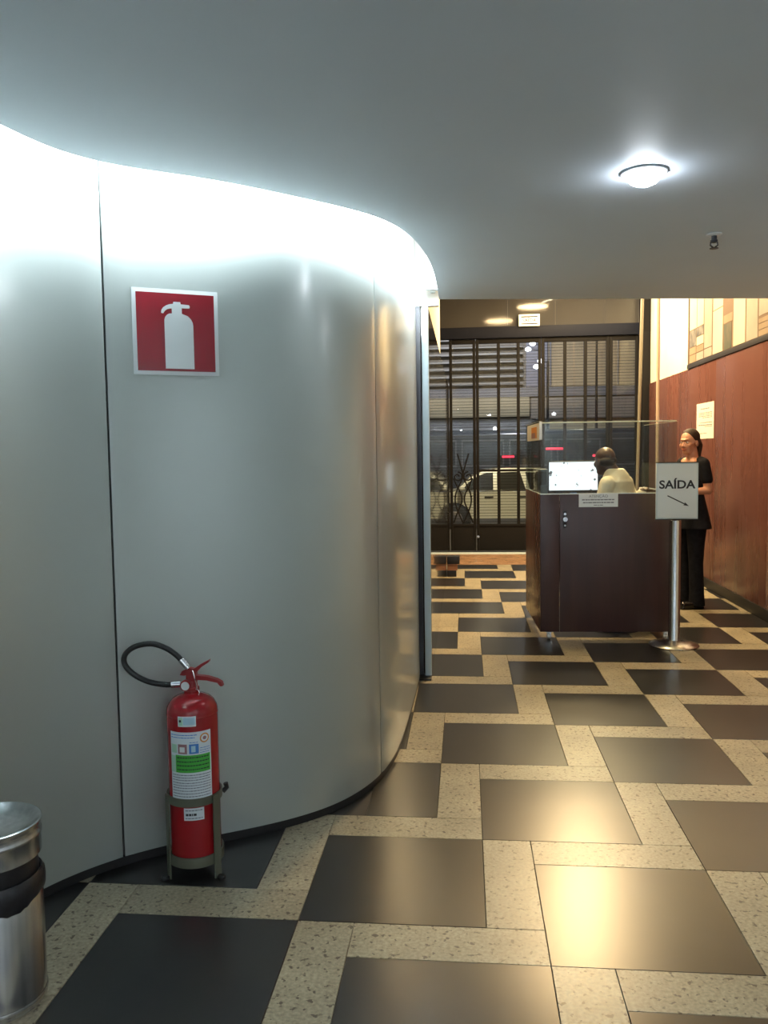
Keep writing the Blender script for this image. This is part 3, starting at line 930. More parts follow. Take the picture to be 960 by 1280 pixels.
# ------------------------------------------------------------------ SAÍDA sign stand
t = thing('sign_stand', 'brushed steel floor stand with grey SAÍDA sign and arrow', 'sign stand', (1.566, 6.43, 0.0))
MB().lathe([(0.182, 0.0), (0.184, 0.006), (0.178, 0.014), (0.120, 0.030), (0.070, 0.040), (0.050, 0.043)], n=56).build('base', 'steel', t)
MB().lathe([(0.046, 0.0435), (0.043, 0.05), (0.043, 0.955), (0.030, 0.968)], n=36).build('pole', 'steel', t)
sg = MB().box(-0.152, 0.152, -0.052, -0.030, 0.968, 1.385, 0.003).build('sign_board', 'alu', t)
M['sign_face'] = mat('grey_sign_face', (0.68, 0.74, 0.75), 0.35)
MB().box(-0.141, 0.141, -0.0535, -0.0522, 0.976, 1.378).build('sign_face', 'sign_face', sg)
MB().box(-0.155, 0.155, -0.054, -0.028, 1.3852, 1.392).build('sign_rail', 'kick', sg)
MB().box(-0.155, 0.155, -0.054, -0.028, 0.960, 0.9678).build('sign_rail', 'kick', sg)
lettering('lettering', 'SAÍDA', 0.085, 'ink', sg, (-0.002, -0.0542, 1.222), (R(90), 0, 0), width=0.262, bold=0.0022)
dx, dz = 0.155, -0.078
ln = math.hypot(dx, dz)
ux, uz = dx / ln, dz / ln
A0 = Vector((-0.070, 1.142))
def ap(s, q):
    return (A0.x + ux * s - uz * q, A0.y + uz * s + ux * q)
MB().prism([ap(0, -0.004), ap(ln - 0.035, -0.004), ap(ln - 0.040, -0.013), ap(ln, 0), ap(ln - 0.040, 0.013), ap(ln - 0.035, 0.004), ap(0, 0.004)], 'y', -0.0545, -0.0537).build('arrow', 'ink', sg, smooth=None)

# ------------------------------------------------------------------ notice on the wood wall, notice board above the trim
n_ = thing('wall_notice', 'cream paper notice taped to the reddish wood wall behind the woman', 'notice', (2.5665, 9.30, 1.785))
MB().box(-0.0022, -0.0006, -0.325, 0.325, -0.192, 0.192).build('sheet', 'paper', n_)
mb = MB()
for z, y0, y1, h in ((0.13, -0.16, 0.16, 0.010), (0.085, -0.26, 0.24, 0.007), (0.068, -0.26, 0.24, 0.007), (0.050, -0.26, 0.24, 0.007), (0.034, -0.26, 0.1, 0.007), (-0.02, -0.26, 0.20, 0.008), (-0.045, -0.26, 0.24, 0.010), (-0.062, -0.26, 0.0, 0.007), (-0.135, -0.08, 0.22, 0.007)):
    y = y0
    while y < y1:
        e = min(y1, y + random.uniform(0.03, 0.08))
        mb.box(-0.0029, -0.0024, y, e, z - h / 2, z + h / 2)
        y = e + 0.012
mb.build('text_lines', 'ink_grey', n_, kind='stuff')
nb = thing('notice_board', 'long brown notice board above the dark rail on the right wall', 'notice board', (2.5835, 0, 0))
MB().box(-0.010, 0, 6.2, 10.03, 2.454, 3.35).build('backing', 'board', nb)
MB().box(-0.018, -0.0105, 10.012, 10.03, 2.454, 3.35).build('frame', 'board', nb)
MB().box(-0.030, -0.0105, 6.2, 6.23, 2.454, 3.35).build('frame', 'trim_dark', nb)
# y far, y near, z low, z high, material, label
sheets = [
 (9.98, 9.69, 2.83, 3.34, 'sheet_cream', 'far upper cream sheet beside the bright bare wall'),
 (9.67, 9.42, 2.83, 3.34, 'sheet_cream', 'second upper cream sheet from the bright bare wall'),
 (9.98, 9.71, 2.64, 2.82, 'sheet_photo', 'dark grey picture sheet nearest the bright bare wall'),
 (9.69, 9.42, 2.73, 2.82, 'sheet_photo', 'low grey picture strip above a pale sheet on the board'),
 (9.69, 9.42, 2.63, 2.72, 'sheet_cream', 'short pale sheet under the grey picture strip'),
 (9.98, 9.71, 2.555, 2.63, 'sheet_tan', 'tan card in the upper of two low rows, beside the bare wall'),
 (9.69, 9.42, 2.555, 2.62, 'sheet_tan', 'tan card in the upper low row, under the short pale sheet'),
 (9.98, 9.71, 2.462, 2.545, 'sheet_tan', 'tan card in the lowest row, beside the bare wall'),
 (9.69, 9.42, 2.462, 2.545, 'sheet_grey', 'greyish card in the lowest row under the tan card'),
 (9.39, 9.11, 2.56, 3.34, 'sheet_grey', 'tall grey-cream sheet beside the small card columns'),
 (9.39, 9.11, 2.462, 2.55, 'sheet_grey', 'short grey card under the tall grey-cream sheet'),
 (9.07, 8.74, 2.462, 2.90, 'sheet_cream', 'tall cream sheet left of the green picture'),
 (9.07, 8.74, 2.91, 3.34, 'sheet_cream', 'cream sheet pinned above the tall cream sheet'),
 (8.71, 8.43, 2.72, 2.80, 'sheet_tan', 'narrow tan strip above the green picture'),
 (8.70, 8.46, 2.462, 2.71, 'sheet_green', 'dark greenish picture between tall cream sheets'),
 (8.40, 8.06, 2.462, 3.34, 'sheet_cream', 'bright tall cream sheet right of the green picture'),
 (8.03, 7.73, 2.462, 3.34, 'sheet_grey', 'tall beige sheet beside the stacked tan cards'),
 (7.70, 7.05, 2.575, 2.615, 'sheet_tan', 'thin upper tan card of the stack at the photo edge'),
 (7.70, 7.05, 2.520, 2.568, 'sheet_tan', 'middle tan card of the stack at the photo edge'),
 (7.70, 7.05, 2.462, 2.512, 'sheet_tan', 'lowest tan card of the stack at the photo edge'),
 (7.70, 7.05, 2.64, 2.90, 'sheet_grey', 'top grey card of the stack at the photo edge'),
]
for (ya, yb, za, zb, m, lb) in sheets:
    o = MB().box(-0.0018, 0.0, yb, ya, za, zb, 0).build('notice_sheet', m)
    o.location = (2.5731 - random.uniform(0, 0.0008), 0, 0)
    tag(o, lb, 'notice', 'sheets on the notice board')

# ------------------------------------------------------------------ poles
o = MB().tube([(2.247, 11.0, 3.42), (2.18, 11.0, 0.004)], 0.021, 14).build('leaning_pole', 'pole')
tag(o, 'pale slender pole standing slightly tilted in front of the gate', 'pole')
o = MB().tube([(2.003, 9.0, 0.0), (2.003, 9.0, 4.19)], 0.017, 14).build('upright_pole', 'pole_pink')
tag(o, 'thin upright pinkish-cream pole in front of the wood wall', 'pole')

# ------------------------------------------------------------------ small box near the gate by the left wall
t = thing('door_stop_box', 'small dark box on a brown block at the foot of the left lobby wall', 'box', (-0.162, 9.98, 0))
MB().box(-0.062, 0.045, -0.06, 0.06, 0, 0.075, 0.004).build('foot', 'black', t)
MB().box(-0.064, 0.058, -0.07, 0.07, 0.0755, 0.155, 0.004).build('block', 'terracotta', t)
MB().box(-0.066, 0.085, -0.09, 0.09, 0.1555, 0.245, 0.006).build('top_box', 'black', t)

# ------------------------------------------------------------------ folding gate, beam, transom
GY = 12.36
def leaf(x0, x1, label, nbars, mid=False, scroll=False):
    t = thing('gate_leaf', label, 'gate', ((x0 + x1) / 2, GY, 0))
    h = (x1 - x0) / 2
    MB().box(-h, -h + 0.042, -0.022, 0.022, 0.025, 3.115, 0.003).build('stile', 'gate', t)
    MB().box(h - 0.042, h, -0.022, 0.022, 0.025, 3.115, 0.003).build('stile', 'gate', t)
    a, b = -h + 0.0425, h - 0.0425
    MB().box(a, b, -0.020, 0.020, 3.05, 3.115, 0.002).build('top_rail', 'gate', t)
    MB().box(a, b, -0.012, 0.012, 0.025, 0.385, 0.002).build('kick_panel', 'gate', t)
    MB().box(a, b, -0.022, 0.022, 0.3855, 0.42, 0.002).build('bottom_rail', 'gate', t)
    for k in range(nbars):
        x = a + (b - a) * (k + 1) / (nbars + 1)
        MB().box(x - 0.022, x + 0.022, -0.017, 0.013, 0.4205, 3.0495, 0.002).build('bar', 'gate', t)
    if mid:
        MB().box(a, b, -0.0195, -0.0172, 1.19, 1.225).build('middle_rail', 'gate', t)
    MB().box(a, b, 0.015, 0.019, 0.421, 3.049).build('pane', 'gate_glass', t)
    mb = MB()
    z = 0.45
    while z < 3.04:
        mb.box(a, b, 0.026, 0.030, z, z + 0.006)
        z += 0.042
    mb.build('mesh_grille', 'gate', t, kind='stuff')
    if scroll:
        def sc(pts, r=0.011):
            MB().tube(smooth3([(p[0], -0.004, p[1]) for p in pts], 6), r, 8).build('scroll', 'gate', t)
        c = (a + b) / 2
        q = (b - a) / 2
        for s in (-1, 1):
            sc([(c + s * q * 0.95, 0.44), (c + s * q * 0.55, 0.60), (c + s * q * 0.15, 0.74), (c + s * q * 0.20, 0.86), (c + s * q * 0.60, 0.98), (c + s * q * 0.92, 1.10)])
            sc([(c, 0.43), (c + s * q * 0.45, 0.58), (c + s * q * 0.78, 0.74), (c + s * q * 0.70, 0.88), (c + s * q * 0.30, 1.02), (c, 1.14), (c + s * q * 0.25, 1.30), (c + s * q * 0.55, 1.46)])
            sp = []
            for k in range(16):
                an = PI * 0.5 + s * k * 0.52
                rr = 0.075 - 0.0036 * k
                sp.append((c + s * q * 0.52 + rr * math.cos(an), 1.12 + rr * math.sin(an)))
            sc(sp)
            MB().prism([(c + s * q * 0.60, 0.835), (c + s * q * 0.98, 0.842), (c + s * q * 0.86, 0.820), (c + s * q * 0.72, 0.815)], 'y', -0.012, -0.004).build('scroll_leaf', 'gate', t)
    return t
leaf(-0.228, 0.155, 'narrow gate leaf with wrought scrollwork beside the left wall', 0, scroll=True)
g2 = leaf(0.160, 1.100, 'glazed gate leaf with two bars left of the kiosk', 2, mid=True)
MB().tube([(-0.45, -0.023, 0.235), (-0.45, -0.05, 0.235)], 0.018, 14).build('knob', 'chrome', g2)
leaf(1.105, 2.065, 'glazed gate leaf with two bars behind the kiosk', 2, mid=True)
leaf(2.070, 2.475, 'narrow glazed gate leaf beside the tilted pole', 0)
window_1 = setting('window_1')
MB().box(2.478, 2.5835, 12.07, GY + 0.06, 0, 3.12, 0.003).box(2.478, 2.5835, 12.07, 12.345, 3.1205, 4.19).build('window_post', 'gate', window_1)
MB().box(-0.60, 2.477, GY - 0.06, GY + 0.06, 3.122, 3.285, 0.004).build('window_beam', 'gate_blue', window_1)
for a, b in ((-0.6, 0.62), (0.625, 1.30), (1.305, 2.0), (2.005, 2.47)):
    MB().box(a, b, GY - 0.012, GY + 0.012, 3.287, 4.19).build('transom_panel', 'transom', window_1)
MB().box(-1.6, -0.601, GY - 0.06, GY + 0.06, 0, 4.19).build('window_side', 'facade', window_1)

t = thing('exit_sign', 'small lit SAÍDA exit sign on the dark beam above the gate', 'sign', (0.925, GY - 0.075, 3.357))
MB().box(-0.150, 0.150, -0.02, 0.02, -0.085, 0.085, 0.006).build('housing', 'sign_white', t)
MB().box(-0.140, 0.140, -0.0225, -0.0203, -0.072, 0.072).build('face', 'exit_glow', t)
MB().box(-0.120, 0.120, -0.0240, -0.0228, 0.038, 0.058).box(-0.120, 0.120, -0.0240, -0.0228, -0.060, -0.042).build('stripe', 'ink', t)
lettering('lettering', 'SAÍDA', 0.07, 'ink', t, (0, -0.0234, -0.004), (R(90), 0, 0), width=0.20, bold=0.002)

# ------------------------------------------------------------------ the street outside
pavement = setting('pavement')
MB().box(-14, 16, 12.5, 16.4, -0.30, -0.05).build('pavement_slab', 'pavement', pavement)
MB().box(-14, 16, 16.41, 16.55, -0.30, -0.045).build('kerb', 'pavement', pavement)
road = setting('road')
MB().box(-16, 20, 16.56, 26.0, -0.30, -0.20).build('road_surface', 'asphalt', road)
light('street_light_near', 'AREA', (0.6, 15.2, 5.2), 300, (1.0, 0.88, 0.60), (1.0, 18.0, 0.3), shape='DISK', size=0.5)
light('street_light_far', 'AREA', (1.0, 22.5, 7.0), 650, (0.88, 0.90, 1.0), (1.0, 27, 3.0), shape='DISK', size=0.6)

def car(x, y, label, m):
    t = thing('parked_car', label, 'car', (x, y, -0.20))
    Wd = 1.66
    prof = [(-0.80, 0.30), (-0.84, 0.46), (-0.80, 0.62), (-0.62, 0.74), (-0.05, 0.86), (0.20, 0.90), (2.95, 0.93), (3.30, 0.92), (3.34, 0.60), (3.30, 0.30), (3.2, 0.20), (-0.7, 0.20)]
    bm = bmesh.new()
    lo = [bm.verts.new((px_, 0, pz)) for px_, pz in prof]
    hi = [bm.verts.new((px_, Wd, pz)) for px_, pz in prof]
    bm.faces.new(lo)
    bm.faces.new(hi[::-1])
    n = len(prof)
    for i in range(n):
        bm.faces.new((lo[i], hi[i], hi[(i + 1) % n], lo[(i + 1) % n]))
    bmesh.ops.recalc_face_normals(bm, faces=bm.faces[:])
    bmesh.ops.bevel(bm, geom=bm.edges[:], offset=0.05, segments=3, affect='EDGES')
    MB().frombm(bm).build('body', m, t, smooth=50)
    cab = [(0.02, 0.87), (0.34, 1.16), (0.62, 1.29), (1.0, 1.335), (1.6, 1.335), (2.1, 1.28), (2.75, 0.91)]
    bm = bmesh.new()
    def yo(z):
        return 0.02 + 0.24 * max(0, (z - 0.88)) / 0.45
    lo = [bm.verts.new((px_, yo(pz), pz)) for px_, pz in cab]
    hi = [bm.verts.new((px_, Wd - yo(pz), pz)) for px_, pz in cab]
    n = len(cab)
    bm.faces.new(lo)
    bm.faces.new(hi[::-1])
    for i in range(n):
        bm.faces.new((lo[i], hi[i], hi[(i + 1) % n], lo[(i + 1) % n]))
    bmesh.ops.recalc_face_normals(bm, faces=bm.faces[:])
    MB().frombm(bm).build('cabin', m, t, smooth=35)
    def win(poly):
        mb = MB()
        P = [(u, yo(v) - 0.006, v) for u, v in poly]
        Q = [(u, yo(v) + 0.006, v) for u, v in poly]
        k = len(P)
        mb.add(P + Q, [tuple(range(k)), tuple(range(2 * k - 1, k - 1, -1))] + [(i, (i + 1) % k, k + (i + 1) % k, k + i) for i in range(k)])
        return mb.build('side_window', 'car_glass', t, smooth=None)
    win([(0.16, 0.90), (0.30, 1.06), (0.50, 1.185), (0.66, 1.245), (0.80, 1.25), (0.80, 0.90)])
    win([(0.88, 0.90), (0.88, 1.25), (1.30, 1.26), (1.36, 1.24), (1.46, 0.90)])
    win([(1.54, 0.90), (1.46, 1.25), (1.9, 1.23), (2.3, 1.05), (2.3, 0.92)])
    MB().box(0.05, 2.4, 0.012, 0.019, 0.868, 0.884).build('window_trim', 'chrome', t)
    MB().box(0.62, 0.80, -0.008, 0.002, 0.74, 0.765).build('door_handle', 'black', t)
    MB().box(1.30, 1.48, -0.008, 0.002, 0.74, 0.765).build('door_handle', 'black', t)
    MB().box(0.02, 2.55, -0.004, 0.004, 0.20, 0.31).build('sill', 'shutter', t)
    MB().ell((0.16, -0.07, 0.93), (0.07, 0.07, 0.05), 14, 8).build('door_mirror', m, t)
    for wx in (0.0, 2.55):
        for wy in (0.09, Wd - 0.09):
            sgn = -1 if wy < 0.5 else 1
            MB().tube([(wx, wy + sgn * 0.096, 0.30), (wx, wy + sgn * 0.10, 0.30)], 0.345, 28).build('wheel_arch', 'black', t)
            wh = MB().tube([(wx, wy - 0.08, 0.29), (wx, wy + sgn * 0.11, 0.29), (wx, wy + sgn * 0.125, 0.29)], [0.29, 0.29, 0.27], 32).build('wheel', 'tyre', t)
            MB().tube([(wx, wy + sgn * 0.126, 0.29), (wx, wy + sgn * 0.135, 0.29)], [0.175, 0.15], 24).build('hubcap', 'hub', wh)
    return t
car(-0.235, 17.2, 'cream parked car seen through the gate, front wheel near the scrollwork', 'car_cream')
t = thing('bus', 'dark blue-grey bus passing behind the cream car, with red side lamps', 'bus', (0, 21.4, -0.20))
bm = bmesh.new()
bmesh.ops.create_cube(bm, size=1)
for p in bm.verts:
    p.co = Vector((1.6 + p.co.x * 8.8, 1.2 + p.co.y * 2.4, 1.28 + p.co.z * 1.9))
bmesh.ops.bevel(bm, geom=bm.edges[:], offset=0.12, segments=3, affect='EDGES')
MB().frombm(bm).build('body', 'bus_paint', t, smooth=50)
MB().box(-2.6, 5.9, -0.012, 0.004, 2.06, 2.10).build('roof_trim', 'bus_trim', t)
for k in range(7):
    x = -2.5 + k * 1.2
    f = MB().box(x, x + 1.08, -0.010, 0.004, 1.30, 1.98).build('window_frame', 'bus_trim', t)
    MB().box(x + 0.04, x + 1.04, -0.016, -0.0105, 1.35, 1.94).build('pane', 'bus_glass', f)
for x, z, wd in ((0.93, 1.52, 0.30), (2.02, 1.70, 0.50), (3.18, 1.52, 0.26), (-2.0, 1.25, 0.3)):
    MB().box(x, x + wd, -0.030, -0.0165, z, z + 0.055, 0.004).build('red_lamp', 'red_lamp', t)
for x in (-1.9, 4.6):
    MB().tube([(x, 0.02, 0.45), (x, 0.30, 0.45)], 0.45, 28).build('wheel', 'tyre', t)
MB().tube([(3.05, -0.03, 1.95), (3.05, -0.012, 1.95)], 0.10, 20).build('lamp', 'bus_trim', t)

f_ = thing('street_building', 'street building opposite with pale louvre slats above a cream band', 'building', (0, 27.0, -0.2))
MB().box(-12, 16, 0.3, 6, 0, 14).build('wall', 'facade', f_)
MB().box(-12, 2.05, 0.10, 0.299, 2.78, 3.40, 0.02).build('band', 'facade_band', f_)
MB().box(2.10, 16, 0.12, 0.299, 2.7, 3.36, 0.02).build('band', 'facade', f_)
MB().box(-12, 16, 0.2, 0.299, 3.42, 3.70).build('ledge', 'shutter', f_)
for k in range(9):
    z = 3.80 + k * 0.235
    MB().box(-4.5, 1.85, 0.12, 0.26, z, z + 0.06, 0.008).build('slat', 'slat', f_)
for k in range(20):
    z = 0.15 + k * 0.13
    MB().box(-6.0, 2.0, 0.24, 0.28, z, z + 0.11).build('shutter_slat', 'shutter', f_)
M['shop_warm'] = noisy('warm_lit_wall', (0.20, 0.15, 0.09), (0.28, 0.22, 0.13), (0.8, 0.8, 0.8), (0.7, 0.8))  # brownish wall with its warm glow mixed into the colour
MB().box(2.7, 9.0, 0.22, 0.298, 0.1, 2.68).build('shop_front', 'shop_warm', f_)
MB().box(2.7, 9.0, 0.22, 0.298, 3.72, 6.4).build('upper_panel', 'shop_warm', f_)
for k in range(6):
    MB().box(2.7 + k * 1.05, 2.74 + k * 1.05, 0.17, 0.219, 3.72, 6.4).build('mullion', 'shutter', f_)
MB().box(1.95, 2.62, 0.2, 0.298, 3.72, 5.3).build('pale_window', 'bus_trim', f_)
for (lx, ly, heads, lb) in ((2.16, 24.6, [(2.10, 4.72), (1.95, 4.56), (1.82, 4.40)], 'three-headed street lamp beyond the second gate leaf'),
                            (2.24, 24.2, [(2.14, 4.02), (2.02, 3.86)], 'lower two-headed street lamp under the three-headed one'),
                            (3.72, 25.0, [(3.60, 4.72)], 'single street lamp seen above the seated man')):
    t = thing('street_lamp', lb, 'street lamp', (lx, ly, -0.2))
    top = heads[0][1] + 0.2
    MB().tube([(0.10, 0, 0), (0.10, 0, top)], [0.05, 0.03], 12).build('post', 'gate', t)
    for hx, hz in heads:
        MB().tube([(0.10, 0, hz + 0.16), (hx - lx, 0, hz + 0.20), (hx - lx, 0, hz + 0.27)], 0.012, 8).build('arm', 'gate', t)
        MB().ell((hx - lx, 0, hz + 0.2), (0.085, 0.085, 0.06), 16, 10).build('lamp_head', 'lamp_white', t)
for (lx, lz, lb) in ((-0.13, 2.32, 'small white wall lamp above the bus, behind the scrollwork leaf'), (0.95, 2.40, 'small white wall lamp above the bus, behind the barred leaf')):
    t = thing('wall_lamp', lb, 'lamp', (lx, 27.235, lz - 0.2))
    MB().box(-0.05, 0.05, -0.06, -0.001, -0.06, 0.06, 0.006).build('bracket', 'gate', t)
    MB().ell((0, -0.10, -0.02), (0.05, 0.05, 0.09), 14, 10).build('lamp_head', 'lamp_white', t)

# ------------------------------------------------------------------ people
def hand(mb, wrist, d, up_, r=1.0, curl=0.25, side=1):
    # palm, four unequal bent fingers and a thumb leaving the side of the palm; d = pointing direction, up_ = back of the hand
    wrist, d, up_ = Vector(wrist), Vector(d).normalized(), Vector(up_).normalized()
    s = d.cross(up_).normalized() * side
    up_ = s.cross(d).normalized() * (1 if side > 0 else -1)
    for q in (-0.028, -0.010, 0.010, 0.028):
        mb.capsule(wrist + d * 0.012 + s * q * 0.7, wrist + d * 0.082 + s * q, 0.0145, 0.0125, 10)
    for q, l in ((-0.037, 0.060), (-0.0125, 0.072), (0.0125, 0.077), (0.037, 0.068)):
        p = wrist + d * 0.086 + s * q
        for k in range(3):
            a = curl * (k + 0.5)
            e = p + (d * math.cos(a) - up_ * math.sin(a)) * l * (0.46, 0.31, 0.23)[k]
            mb.capsule(p, e, 0.0084 - 0.0006 * k, 0.0080 - 0.0007 * k, 8)
            p = e
    p = wrist + d * 0.030 + s * 0.026
    for k in range(3):
        dv = (d * (0.62 + 0.16 * k) + s * (0.78 - 0.3 * k) - up_ * 0.25).normalized()
        e = p + dv * (0.036, 0.030, 0.024)[k]
        mb.capsule(p, e, 0.0125 - 0.0015 * k, 0.0112 - 0.0015 * k, 8)
        p = e

def head(mb, c, rot, fem=True):
    # skull, jaw, cheeks, nose, brow, ears; local face towards -y
    def W(x, y, z):
        return Vector(c) + rot @ Vector((x, y, z))
    jw = 0.050 if fem else 0.058
    mb.ell(W(0, 0.014, 0.030), (0.073, 0.094, 0.085), 24, 16, rot)
    mb.ell(W(0, -0.022, -0.025), (0.060, 0.066, 0.082), 22, 14, rot)
    mb.ell(W(0, -0.040, -0.078), (jw * 0.80, 0.044, 0.034), 20, 12, rot)
    for s in (-1, 1):
        mb.ell(W(s * 0.034, -0.058, -0.018), (0.026, 0.024, 0.026), 14, 10, rot)
        mb.ell(W(s * 0.074, 0.014, -0.012), (0.009, 0.020, 0.031), 12, 10, rot)
    mb.capsule(W(0, -0.082, 0.012), W(0, -0.100, -0.020), 0.008, 0.012, 10)
    for s in (-1, 1):
        mb.ell(W(s * 0.010, -0.092, -0.024), (0.009, 0.010, 0.008), 10, 8, rot)
    mb.ell(W(0, -0.078, 0.034), (0.044, 0.014, 0.011), 14, 8, rot)
    return W

def face(W, rot, parent, brow_mat, lip):
    for s in (-1, 1):
        e = MB().ell(W(s * 0.030, -0.0745, 0.010), (0.0135, 0.009, 0.0055), 12, 8, rot).build('eye', 'eye_white', parent)
        MB().ell(W(s * 0.030, -0.0815, 0.010), (0.0055, 0.004, 0.0050), 10, 6, rot).build('iris', 'ink', e)
        MB().tube([W(s * 0.016, -0.0885, 0.034), W(s * 0.030, -0.0885, 0.039), W(s * 0.046, -0.077, 0.034)], 0.0018, 8).build('eyebrow', brow_mat, parent)
    MB().tube([W(-0.024, -0.078, -0.050), W(-0.012, -0.089, -0.054), W(0, -0.092, -0.055), W(0.012, -0.089, -0.054), W(0.024, -0.078, -0.050)], [0.002, 0.0055, 0.006, 0.0055, 0.002], 8).build('lips', lip, parent)

# the woman by the wood wall: turned towards the kiosk, left arm bent, hand forward
p_ = thing('person', 'person in black short-sleeved tunic and trousers standing by the wood wall, smiling', 'person', (2.10, 8.03, 0.0), R(-70))
hr = Matrix.Rotation(R(22), 3, 'Z') @ Matrix.Rotation(R(7), 3, 'X')
mb = MB()
HC = (0.0, -0.030, 1.545)
Wf = head(mb, HC, hr)
mb.capsule((0, 0.012, 1.37), (0, -0.006, 1.50), 0.056, 0.048, 18)
mb.loft([(0, 0.0, 0.86, 0.140, 0.100), (0, 0.005, 0.96, 0.130, 0.098), (0, 0.0, 1.06, 0.116, 0.088), (0, -0.004, 1.20, 0.132, 0.102), (0, 0.004, 1.30, 0.144, 0.092), (0, 0.008, 1.36, 0.130, 0.072), (0, 0.012, 1.405, 0.070, 0.055)])
for s in (-1, 1):
    mb.capsule((s * 0.10, 0.01, 1.365), (s * 0.155, 0.012, 1.345), 0.046, 0.050)
    mb.capsule((s * 0.160, 0.012, 1.345), (s * 0.190, 0.050, 1.105), 0.047, 0.037)
    mb.capsule((s * 0.190, 0.050, 1.105), (s * 0.130, -0.165, 1.090), 0.038, 0.025)
    mb.capsule((s * 0.080, 0.0, 0.88), (s * 0.080, -0.012, 0.48), 0.080, 0.052)
    mb.capsule((s * 0.080, -0.012, 0.48), (s * 0.085, 0.012, 0.10), 0.052, 0.036)
    mb.capsule((s * 0.085, 0.012, 0.06), (s * 0.090, -0.12, 0.035), 0.032, 0.024)
hand(mb, (0.130, -0.165, 1.090), (-0.25, -0.95, -0.05), (0.2, 0, 1), side=-1)
hand(mb, (-0.130, -0.165, 1.090), (0.25, -0.95, -0.05), (-0.2, 0, 1), side=1)
remeshed('body', mb, 'skin_light', p_, voxel=0.005, it=5)
face(Wf, hr, p_, 'hair', 'lips')
mb = MB()
mb.loft([(0, 0.012, 0.745, 0.200, 0.165), (0, 0.012, 0.80, 0.188, 0.152), (0, 0.012, 0.90, 0.165, 0.128), (0, 0.006, 1.0, 0.143, 0.110), (0, 0.0, 1.07, 0.130, 0.100), (0, -0.006, 1.20, 0.147, 0.118), (0, 0.0, 1.28, 0.158, 0.108), (0, 0.012, 1.335, 0.148, 0.086), (0, 0.022, 1.365, 0.125, 0.066)], 28)
for s in (-1, 1):
    mb.capsule((s * 0.118, 0.016, 1.368), (s * 0.158, 0.012, 1.350), 0.050, 0.057)
    mb.capsule((s * 0.160, 0.012, 1.350), (s * 0.180, 0.038, 1.205), 0.057, 0.054)
remeshed('tunic', mb, 'black_cloth', p_, voxel=0.007, it=4)
mb = MB()
for s in (-1, 1):
    mb.loft([(s * 0.088, 0.012, 0.022, 0.062, 0.080), (s * 0.087, 0.010, 0.14, 0.058, 0.070), (s * 0.084, 0.0, 0.42, 0.062, 0.066), (s * 0.082, 0.0, 0.60, 0.074, 0.078), (s * 0.080, 0.004, 0.80, 0.088, 0.100), (s * 0.066, 0.004, 0.93, 0.080, 0.108)])
remeshed('trousers', mb, 'black_cloth', p_, voxel=0.008, it=4)
for s in (-1, 1):
    mb = MB()
    mb.capsule((s * 0.088, 0.035, 0.040), (s * 0.092, -0.130, 0.036), 0.044, 0.036)
    mb.box(s * 0.091 - 0.034, s * 0.091 + 0.034, -0.165, 0.07, 0.0, 0.014)
    remeshed('shoe', mb, 'shoe', p_, voxel=0.006, it=3)
mb = MB()
hc = Vector(HC)
def H(x, y, z):
    return hc + hr @ Vector((x, y, z))
mb.ell(H(0, 0.030, 0.044), (0.081, 0.094, 0.086), 24, 16, hr)
mb.ell(H(0, 0.062, 0.0), (0.070, 0.060, 0.070), 20, 12, hr)
mb.capsule(H(0, 0.120, 0.030), H(0.012, 0.140, -0.045), 0.030, 0.032)
mb.capsule(H(0.012, 0.140, -0.045), H(0.02, 0.122, -0.150), 0.032, 0.012)
remeshed('hair', mb, 'hair', p_, voxel=0.006, it=4)

# the man seated inside the kiosk, seen from behind, turned to the monitor
mx, my = 1.245, 7.06
q_ = thing('person', 'bald person in white long-sleeved shirt seated inside the kiosk, seen from behind', 'person', (mx, my, 0.0), R(235))
ST = 0.70
hr = Matrix.Rotation(R(-22), 3, 'Z') @ Matrix.Rotation(R(8), 3, 'X')
HC = (0.057, -0.082, 1.395)
mb = MB()
Wf = head(mb, HC, hr, False)
mb.capsule((0.0, 0.0, 1.25), (0.047, -0.055, 1.345), 0.070, 0.064, 18)
mb.loft([(0, 0.02, ST + 0.005, 0.150, 0.115), (0, 0.02, ST + 0.14, 0.150, 0.112), (0, 0.012, 0.98, 0.148, 0.110), (0, 0.0, 1.13, 0.165, 0.112), (0, 0.0, 1.225, 0.160, 0.095), (0, 0.0, 1.28, 0.105, 0.070)])
armL = [(0.175, 0.0, 1.215), (0.215, -0.05, 0.97), (0.13, -0.17, 0.93)]
armR = [(-0.175, 0.0, 1.215), (-0.230, 0.06, 0.965), (-0.215, 0.13, 1.14)]
for a in (armL, armR):
    mb.capsule(a[0], a[1], 0.048, 0.040)
    mb.capsule(a[1], a[2], 0.040, 0.029)
for s in (-1, 1):
    mb.capsule((s * 0.085, 0.0, ST + 0.085), (s * 0.11, -0.36, ST + 0.055), 0.080, 0.058)
    mb.capsule((s * 0.11, -0.36, ST + 0.055), (s * 0.10, -0.25, 0.30), 0.056, 0.040)
    mb.capsule((s * 0.10, -0.25, 0.275), (s * 0.11, -0.36, 0.262), 0.036, 0.028)
hand(mb, armL[2], (-0.1, -0.95, 0.0), (0, 0, 1), side=-1)
hand(mb, armR[2], (-0.90, -0.27, 0.22), (0.2, 0.05, 0.95), side=1, curl=0.5)
remeshed('body', mb, 'skin_dark', q_, voxel=0.005, it=5)
face(Wf, hr, q_, 'hair', 'skin_dark')
mb = MB()
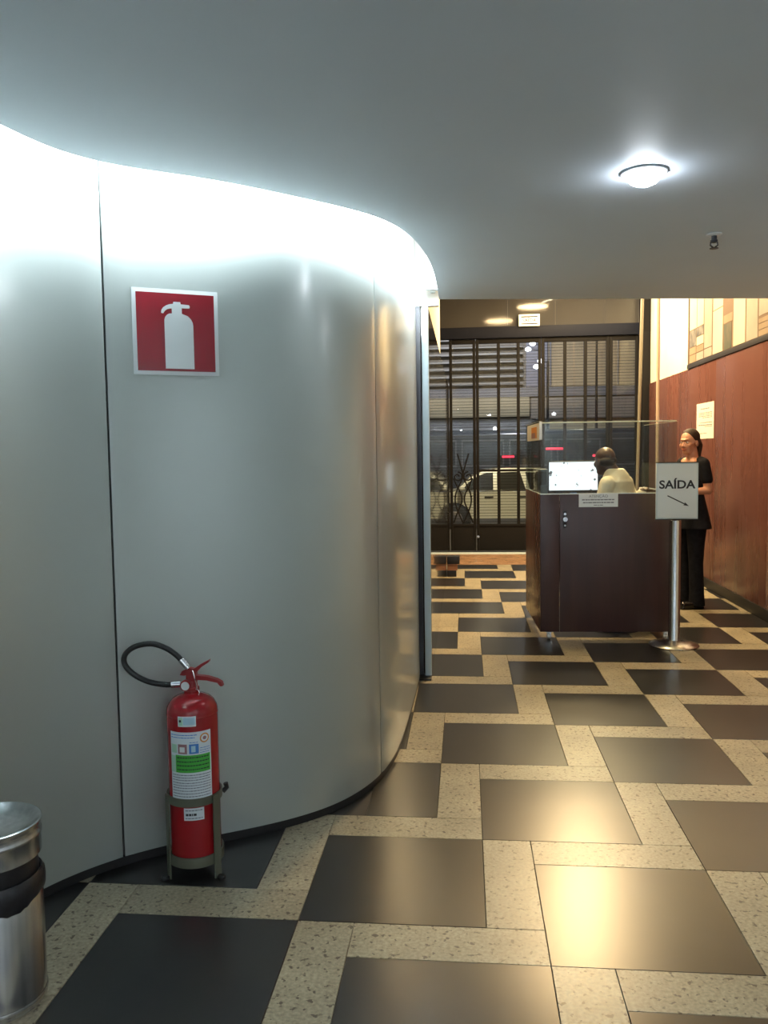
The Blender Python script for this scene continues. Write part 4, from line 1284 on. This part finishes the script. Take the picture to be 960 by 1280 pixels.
mb.loft([(0, 0.02, ST + 0.02, 0.172, 0.135), (0, 0.02, ST + 0.15, 0.168, 0.130), (0, 0.014, 0.98, 0.164, 0.124), (0, 0.0, 1.13, 0.180, 0.126), (0, 0.0, 1.225, 0.178, 0.112), (0.004, -0.002, 1.29, 0.130, 0.090), (0.025, -0.010, 1.335, 0.080, 0.078)], 26)
for a in (armL, armR):
    mb.capsule(a[0], a[1], 0.063, 0.053)
    w2 = Vector(a[1]).lerp(Vector(a[2]), 0.90)
    mb.capsule(a[1], w2, 0.053, 0.040)
remeshed('shirt', mb, 'white_cloth', q_, voxel=0.008, it=4)
mb = MB()
for s in (-1, 1):
    mb.capsule((s * 0.085, 0.01, ST + 0.098), (s * 0.11, -0.36, ST + 0.060), 0.096, 0.070)
    mb.capsule((s * 0.11, -0.36, ST + 0.060), (s * 0.10, -0.25, 0.36), 0.068, 0.056)
remeshed('trousers', mb, 'grey_cloth', q_, voxel=0.010, it=4)
for s in (-1, 1):
    mb = MB()
    mb.capsule((s * 0.10, -0.22, 0.274), (s * 0.11, -0.40, 0.264), 0.042, 0.034)
    remeshed('shoe', mb, 'shoe', q_, voxel=0.008, it=3)
mb = MB()
hc = Vector(HC)
mb.ell(H(0, 0.036, -0.004), (0.0765, 0.077, 0.050), 22, 12, hr)
remeshed('hair', mb, 'hair_cropped', q_, voxel=0.006, it=3)
t = thing('stool', 'black round stool under the seated man, inside the kiosk', 'stool', (mx, my, 0.0), R(235))
MB().lathe([(0.165, ST - 0.055), (0.175, ST - 0.045), (0.175, ST - 0.012), (0.16, ST - 0.002)], n=36).build('seat', 'seat', t)
MB().lathe([(0.22, 0.0), (0.22, 0.012), (0.04, 0.04), (0.026, 0.05), (0.026, ST - 0.056)], n=32).build('pedestal', 'black', t)
MB().tube([(0.30 * math.cos(2 * PI * k / 32), 0.30 * math.sin(2 * PI * k / 32) , 0.218) for k in range(33)], 0.012, 10).build('foot_ring', 'chrome', t)
MB().tube([(0, -0.025, 0.218), (0, -0.30, 0.218)], 0.010, 8).tube([(0, 0.025, 0.218), (0, 0.30, 0.218)], 0.010, 8).build('ring_spoke', 'chrome', t)
